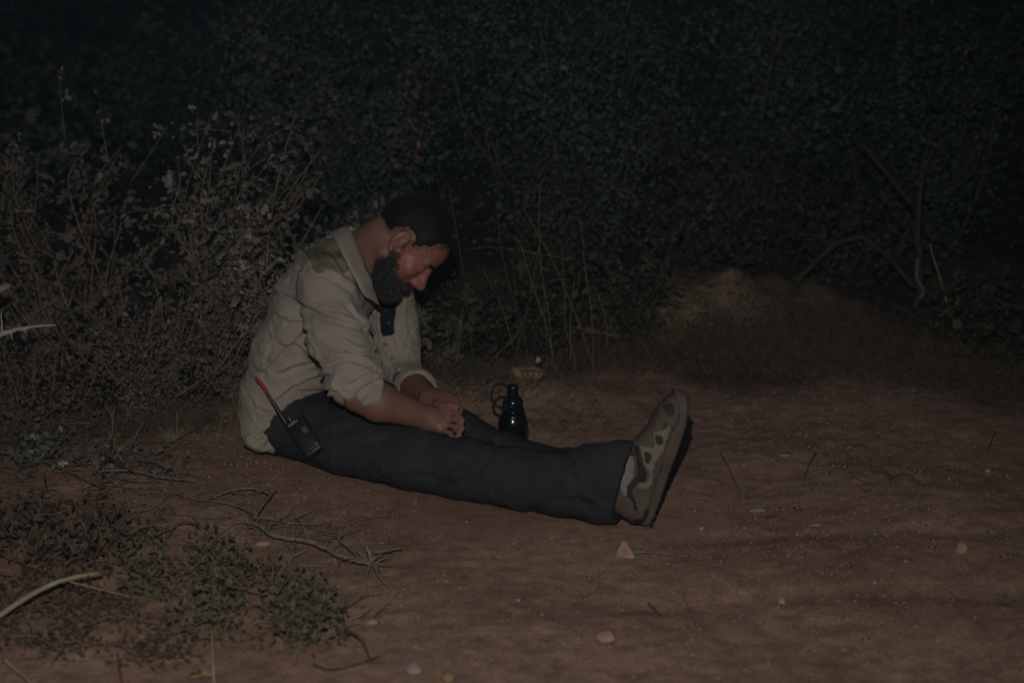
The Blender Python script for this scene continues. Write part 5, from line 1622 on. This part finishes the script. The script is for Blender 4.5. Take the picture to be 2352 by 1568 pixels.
o = obj('head', rock_mesh('head', (0.010, 0.010, 0.011), 77, 3, 0.5), M['stone_pink'], t)
o.location = tuple(hd_)
# dead leaves
def dead_leaf(label, u, v, size, mt, rz, tilt=0.25):
    T, Fc = LEAF['lobed']
    V = T * size
    V[:, 1] *= 0.7
    V[:, 2] = T[:, 2] * size * 2.2 + 0.35 * size * (T[:, 0] - 0.5) ** 2
    o = obj('dead_leaf', mesh_np('dead_leaf', V, [tuple(f) for f in Fc]), mt)
    p = GG(u, v, 0.008)
    o.location = tuple(p)
    o.rotation_euler = (tilt, -tilt, rz)
    md = o.modifiers.new('thickness', 'SOLIDIFY')
    md.thickness = 0.0006
    return tag(o, label, 'leaf', 'dead leaves on the dirt')
dead_leaf('orange dead leaf on the dirt above the hands', 985, 888, 0.05, M['leaf_brown'], -0.2, 0.5)
dead_leaf('curled tan leaf lying at the bottom under the straw stalk', 430, 1558, 0.06, M['leaf_brown'], 0.1)
dead_leaf('pale leaf upright among the plants at lower left', 92, 1182, 0.024, M['leaf_pale'], 1.4, 0.9)
dead_leaf('pale leaf lying left of the curved branch', 100, 1310, 0.022, M['leaf_pale'], 0.7, 0.5)
o = dead_leaf('broad pinkish leaf at the left edge above the white stick', 0, 690, 0.06, M['leaf_pale'], 0.3, 0.6)
o.location = tuple(P(-20, 682, 4.32))
q = P(-20, 682, 4.32)
V, F = tube(catmull([np.array([q[0] - 0.05, q[1] + 0.06, gz(q[0] - 0.05, q[1] + 0.06)]), q + np.array([-0.03, 0.03, -0.2]), q], 5), np.linspace(0.003, 0.0014, 11), 5)
obj('leaf_stalk', mesh_np('leaf_stalk', V, F), M['twig'], o).matrix_parent_inverse = world_of(o).inverted()

# ================================================================ water bottle
bc = GG(1178, 1068)
bt = thing('water_bottle', bc, 'glossy black water bottle with a loop strap standing behind his legs', 'bottle')
def lathe(name, prof, mt, parent, seg=40, c=bc):
    V, F = [], []
    for r, z in prof:
        for k in range(seg):
            a = 2 * math.pi * k / seg
            V.append((c[0] + r * math.cos(a), c[1] + r * math.sin(a), c[2] + z))
    for i in range(len(prof) - 1):
        for k in range(seg):
            k2 = (k + 1) % seg
            F.append((i * seg + k, i * seg + k2, (i + 1) * seg + k2, (i + 1) * seg + k))
    F.append(tuple(range(seg))[::-1])
    F.append(tuple((len(prof) - 1) * seg + k for k in range(seg)))
    return obj(name, mesh_np(name, V, F), mt, parent)
Yb = bc[1]
def zpx(v):
    return float(P(1178, v, Yb)[2] - bc[2])
zt, zs, zr_, zb_ = zpx(883), zpx(912), zpx(938), zpx(948)
BR = 0.0385
lathe('flask', [(BR - 0.004, 0.0), (BR, 0.004), (BR, zb_ - 0.030), (BR - 0.001, zb_ - 0.020), (BR - 0.005, zb_ - 0.009), (BR - 0.010, zb_ - 0.001), (0.0275, zb_ + 0.002)], M['bottle'], bt)
lathe('neck_ring', [(0.0270, zr_ - 0.006), (0.0295, zr_ - 0.005), (0.0298, zr_ - 0.001), (0.0270, zr_)], M['bottle'], bt)
cap = lathe('cap', [(0.0262, zr_ - 0.002), (0.0268, zr_ + 0.004), (0.0265, zs - 0.010), (0.0235, zs - 0.003), (0.0170, zs + 0.001), (0.0155, zs + 0.004)], M['bottle'], bt)
lathe('spout_lid', [(0.0150, zs + 0.002), (0.0150, zs + 0.006), (0.0146, zt - 0.006), (0.0128, zt - 0.001), (0.006, zt + 0.001)], M['bottle'], cap)
for k in range(18):
    a = 2 * math.pi * k / 18
    d = np.array([math.cos(a), math.sin(a), 0])
    V, F = tube([bc + d * 0.0268 + np.array([0, 0, zr_ + 0.006]), bc + d * 0.0266 + np.array([0, 0, zs - 0.013])], 0.0011, 4)
    obj('grip_rib', mesh_np('grip_rib', V, F), M['bottle'], cap)
hp = [P(1164, 886, Yb - 0.004), P(1148, 882, Yb - 0.008), P(1134, 890, Yb - 0.010), P(1128, 908, Yb - 0.010), P(1134, 926, Yb - 0.012), P(1150, 936, Yb - 0.016), P(1168, 940, Yb - 0.026)]
c = catmull(hp, 6)
V, F = [], []
n = len(c)
for i in range(n):                                   # flat strap: wide in depth, thin across
    tng = c[min(i + 1, n - 1)] - c[max(i - 1, 0)]
    tng /= np.linalg.norm(tng)
    wv = np.array([0.05, 1.0, -0.2])
    wv -= tng * (wv @ tng)
    wv /= np.linalg.norm(wv)
    nv = np.cross(tng, wv)
    for a, b_ in ((-1, -1), (1, -1), (1, 1), (-1, 1)):
        V.append(c[i] + wv * a * 0.0085 + nv * b_ * 0.0026)
for i in range(n - 1):
    for k in range(4):
        F.append((i * 4 + k, i * 4 + (k + 1) % 4, (i + 1) * 4 + (k + 1) % 4, (i + 1) * 4 + k))
F += [(3, 2, 1, 0), tuple((n - 1) * 4 + k for k in range(4))]
obj('loop_strap', mesh_np('loop_strap', V, F), M['strap'], bt)

# ================================================================ two-way radio on the hip
def zq(x, y):
    return ((600 + x / 6.818) * 0.9408, (900 + y / 6.818) * 0.9408)
YR = 4.065
tl, trr, br_, bl_ = P(*zq(640, 930), YR + 0.004), P(*zq(960, 790), YR + 0.006), P(*zq(1300, 1330), YR - 0.055), P(*zq(1040, 1500), YR - 0.062)
rd = thing('two_way_radio', bl_, 'black handheld two way radio clipped at his hip, antenna tip red', 'radio')
ctr = (tl + trr + br_ + bl_) / 4
ax_u = (trr - tl + br_ - bl_) / 2                     # across
ax_v = (tl - bl_ + trr - br_) / 2                     # up
WU, HV = 1.10 * np.linalg.norm(ax_u), np.linalg.norm(ax_v)
ax_v /= HV
ax_u = ax_u - ax_v * (ax_u @ ax_v)
ax_u /= np.linalg.norm(ax_u)
ax_n = np.cross(ax_u, ax_v)                           # out of the face
if ax_n[1] > 0:
    ax_n = -ax_n
def RP(a, b_, c_):
    return ctr + ax_u * a * WU / 2 + ax_v * b_ * HV / 2 + ax_n * c_
def rbox(name, a0, a1, b0, b1, c0, c1, mt, parent, bev=0.004, taper=0.0):
    V = [RP(a, b_, c_) for c_ in (c0, c1) for a, b_ in ((a0 + taper, b0), (a1 - taper, b0), (a1, b1), (a0, b1))]
    F = [(3, 2, 1, 0), (4, 5, 6, 7), (0, 1, 5, 4), (1, 2, 6, 5), (2, 3, 7, 6), (3, 0, 4, 7)]
    o = obj(name, mesh_np(name, V, F, False), mt, parent)
    md = o.modifiers.new('round', 'BEVEL')
    md.width = bev
    md.segments = 3
    return o
bd = rbox('radio_body', -1, 1, -1, 1, -0.016, 0.014, M['radio'], rd, 0.006, 0.08)
rbox('battery_seam', -0.99, 0.99, -0.34, -0.31, -0.0155, 0.0148, M['boot_dark'], bd, 0.0004)
rbox('speaker_panel', -0.72, 0.72, -0.80, 0.45, 0.012, 0.0165, M['radio'], bd, 0.002)
for i in range(5):
    rbox('grille_slot', -0.5, 0.1, -0.55 + 0.14 * i, -0.49 + 0.14 * i, 0.0155, 0.0172, M['boot_dark'], bd, 0.0003)
rbox('label_plate', 0.20, 0.66, 0.02, 0.34, 0.0155, 0.0176, M['metal_dull'], bd, 0.0006)
rbox('screw', 0.62, 0.74, -0.76, -0.68, 0.0130, 0.0185, M['metal'], bd, 0.0008)
rbox('talk_key', -1.06, -0.96, 0.0, 0.5, -0.006, 0.006, M['radio'], bd, 0.0015)
# antenna: tapered whip with a red upper sleeve
aB = RP(-0.70, 1.0, 0.0)
aE = P(*zq(160, 140), YR + 0.03)
aR = P(*zq(365, 415), YR + 0.018)
am = P(*zq(560, 730), YR + 0.006)
pth = catmull([aB, am, P(*zq(440, 540), YR + 0.012), aR, P(*zq(260, 250), YR + 0.025), aE], 5)
V, F = tube(pth, np.interp(np.linspace(0, 1, len(pth)), [0, 0.16, 0.4, 1], [0.0085, 0.0070, 0.0042, 0.0034]), 10)
an_ = obj('antenna', mesh_np('antenna', V, F), M['radio'], rd)
pr = catmull([aR, P(*zq(265, 255), YR + 0.025), aE + (aR - aE) * 0.10], 6)
V, F = tube(pr, np.linspace(0.0050, 0.0044, len(pr)), 10)
obj('red_sleeve', mesh_np('red_sleeve', V, F), M['radio_red'], an_)
V, F = tube([RP(-0.28, 0.98, 0.002), RP(-0.28, 1.22, 0.002)], 0.0045, 12)
kn_ = obj('knob', mesh_np('knob', V, F), M['radio'], rd)
V, F = tube([RP(-0.20, 1.0, 0.008), RP(-0.20, 1.24, 0.008)], 0.0013, 6)
obj('knob_mark', mesh_np('knob_mark', V, F), M['metal'], kn_)
fc = bpy.data.curves.new('radio_lettering', 'FONT')
fc.body = 'YAESU'
fc.size = 0.0098
fc.align_x = 'CENTER'
fc.align_y = 'CENTER'
fc.extrude = 0.0002
fo = bpy.data.objects.new('tmp_text', fc)
COL.objects.link(fo)
dg = bpy.context.evaluated_depsgraph_get()
me = bpy.data.meshes.new_from_object(fo.evaluated_get(dg))
bpy.data.objects.remove(fo)
vv = np.array([v.co for v in me.vertices])
o0 = RP(-0.18, 0.80, 0.0147)
W_ = o0 + vv[:, 0:1] * ax_u + vv[:, 1:2] * ax_v + vv[:, 2:3] * ax_n
me.vertices.foreach_set('co', W_.astype(np.float32).ravel())
me.name = 'lettering'
me.materials.clear()
obj('lettering', me, M['white_print'], bd)

# ================================================================ thin bluish haze volume, added to lift the black level
hz = bpy.data.materials.new('haze')
hz.use_nodes = True
hn = hz.node_tree
hn.nodes.clear()
ho = hn.nodes.new('ShaderNodeOutputMaterial')
pv = hn.nodes.new('ShaderNodeVolumePrincipled')
pv.inputs['Color'].default_value = (0.55, 0.80, 1.0, 1)
pv.inputs['Density'].default_value = 0.0012
hn.links.new(pv.outputs[0], ho.inputs['Volume'])
x0, x1, y0, y1, z0, z1_ = -75, 75, -75, 110, -1.2, 3.2
HV_ = np.array([[x, y, z] for z in (z0, z1_) for x, y in ((x0, y0), (x1, y0), (x1, y1), (x0, y1))], float)
hob = obj('haze', mesh_np('haze', HV_, [(3, 2, 1, 0), (4, 5, 6, 7), (0, 1, 5, 4), (1, 2, 6, 5), (2, 3, 7, 6), (3, 0, 4, 7)], False), hz)
tag(hob, 'thin bluish haze added over the whole clearing to lift the blacks', 'haze', kind='stuff')
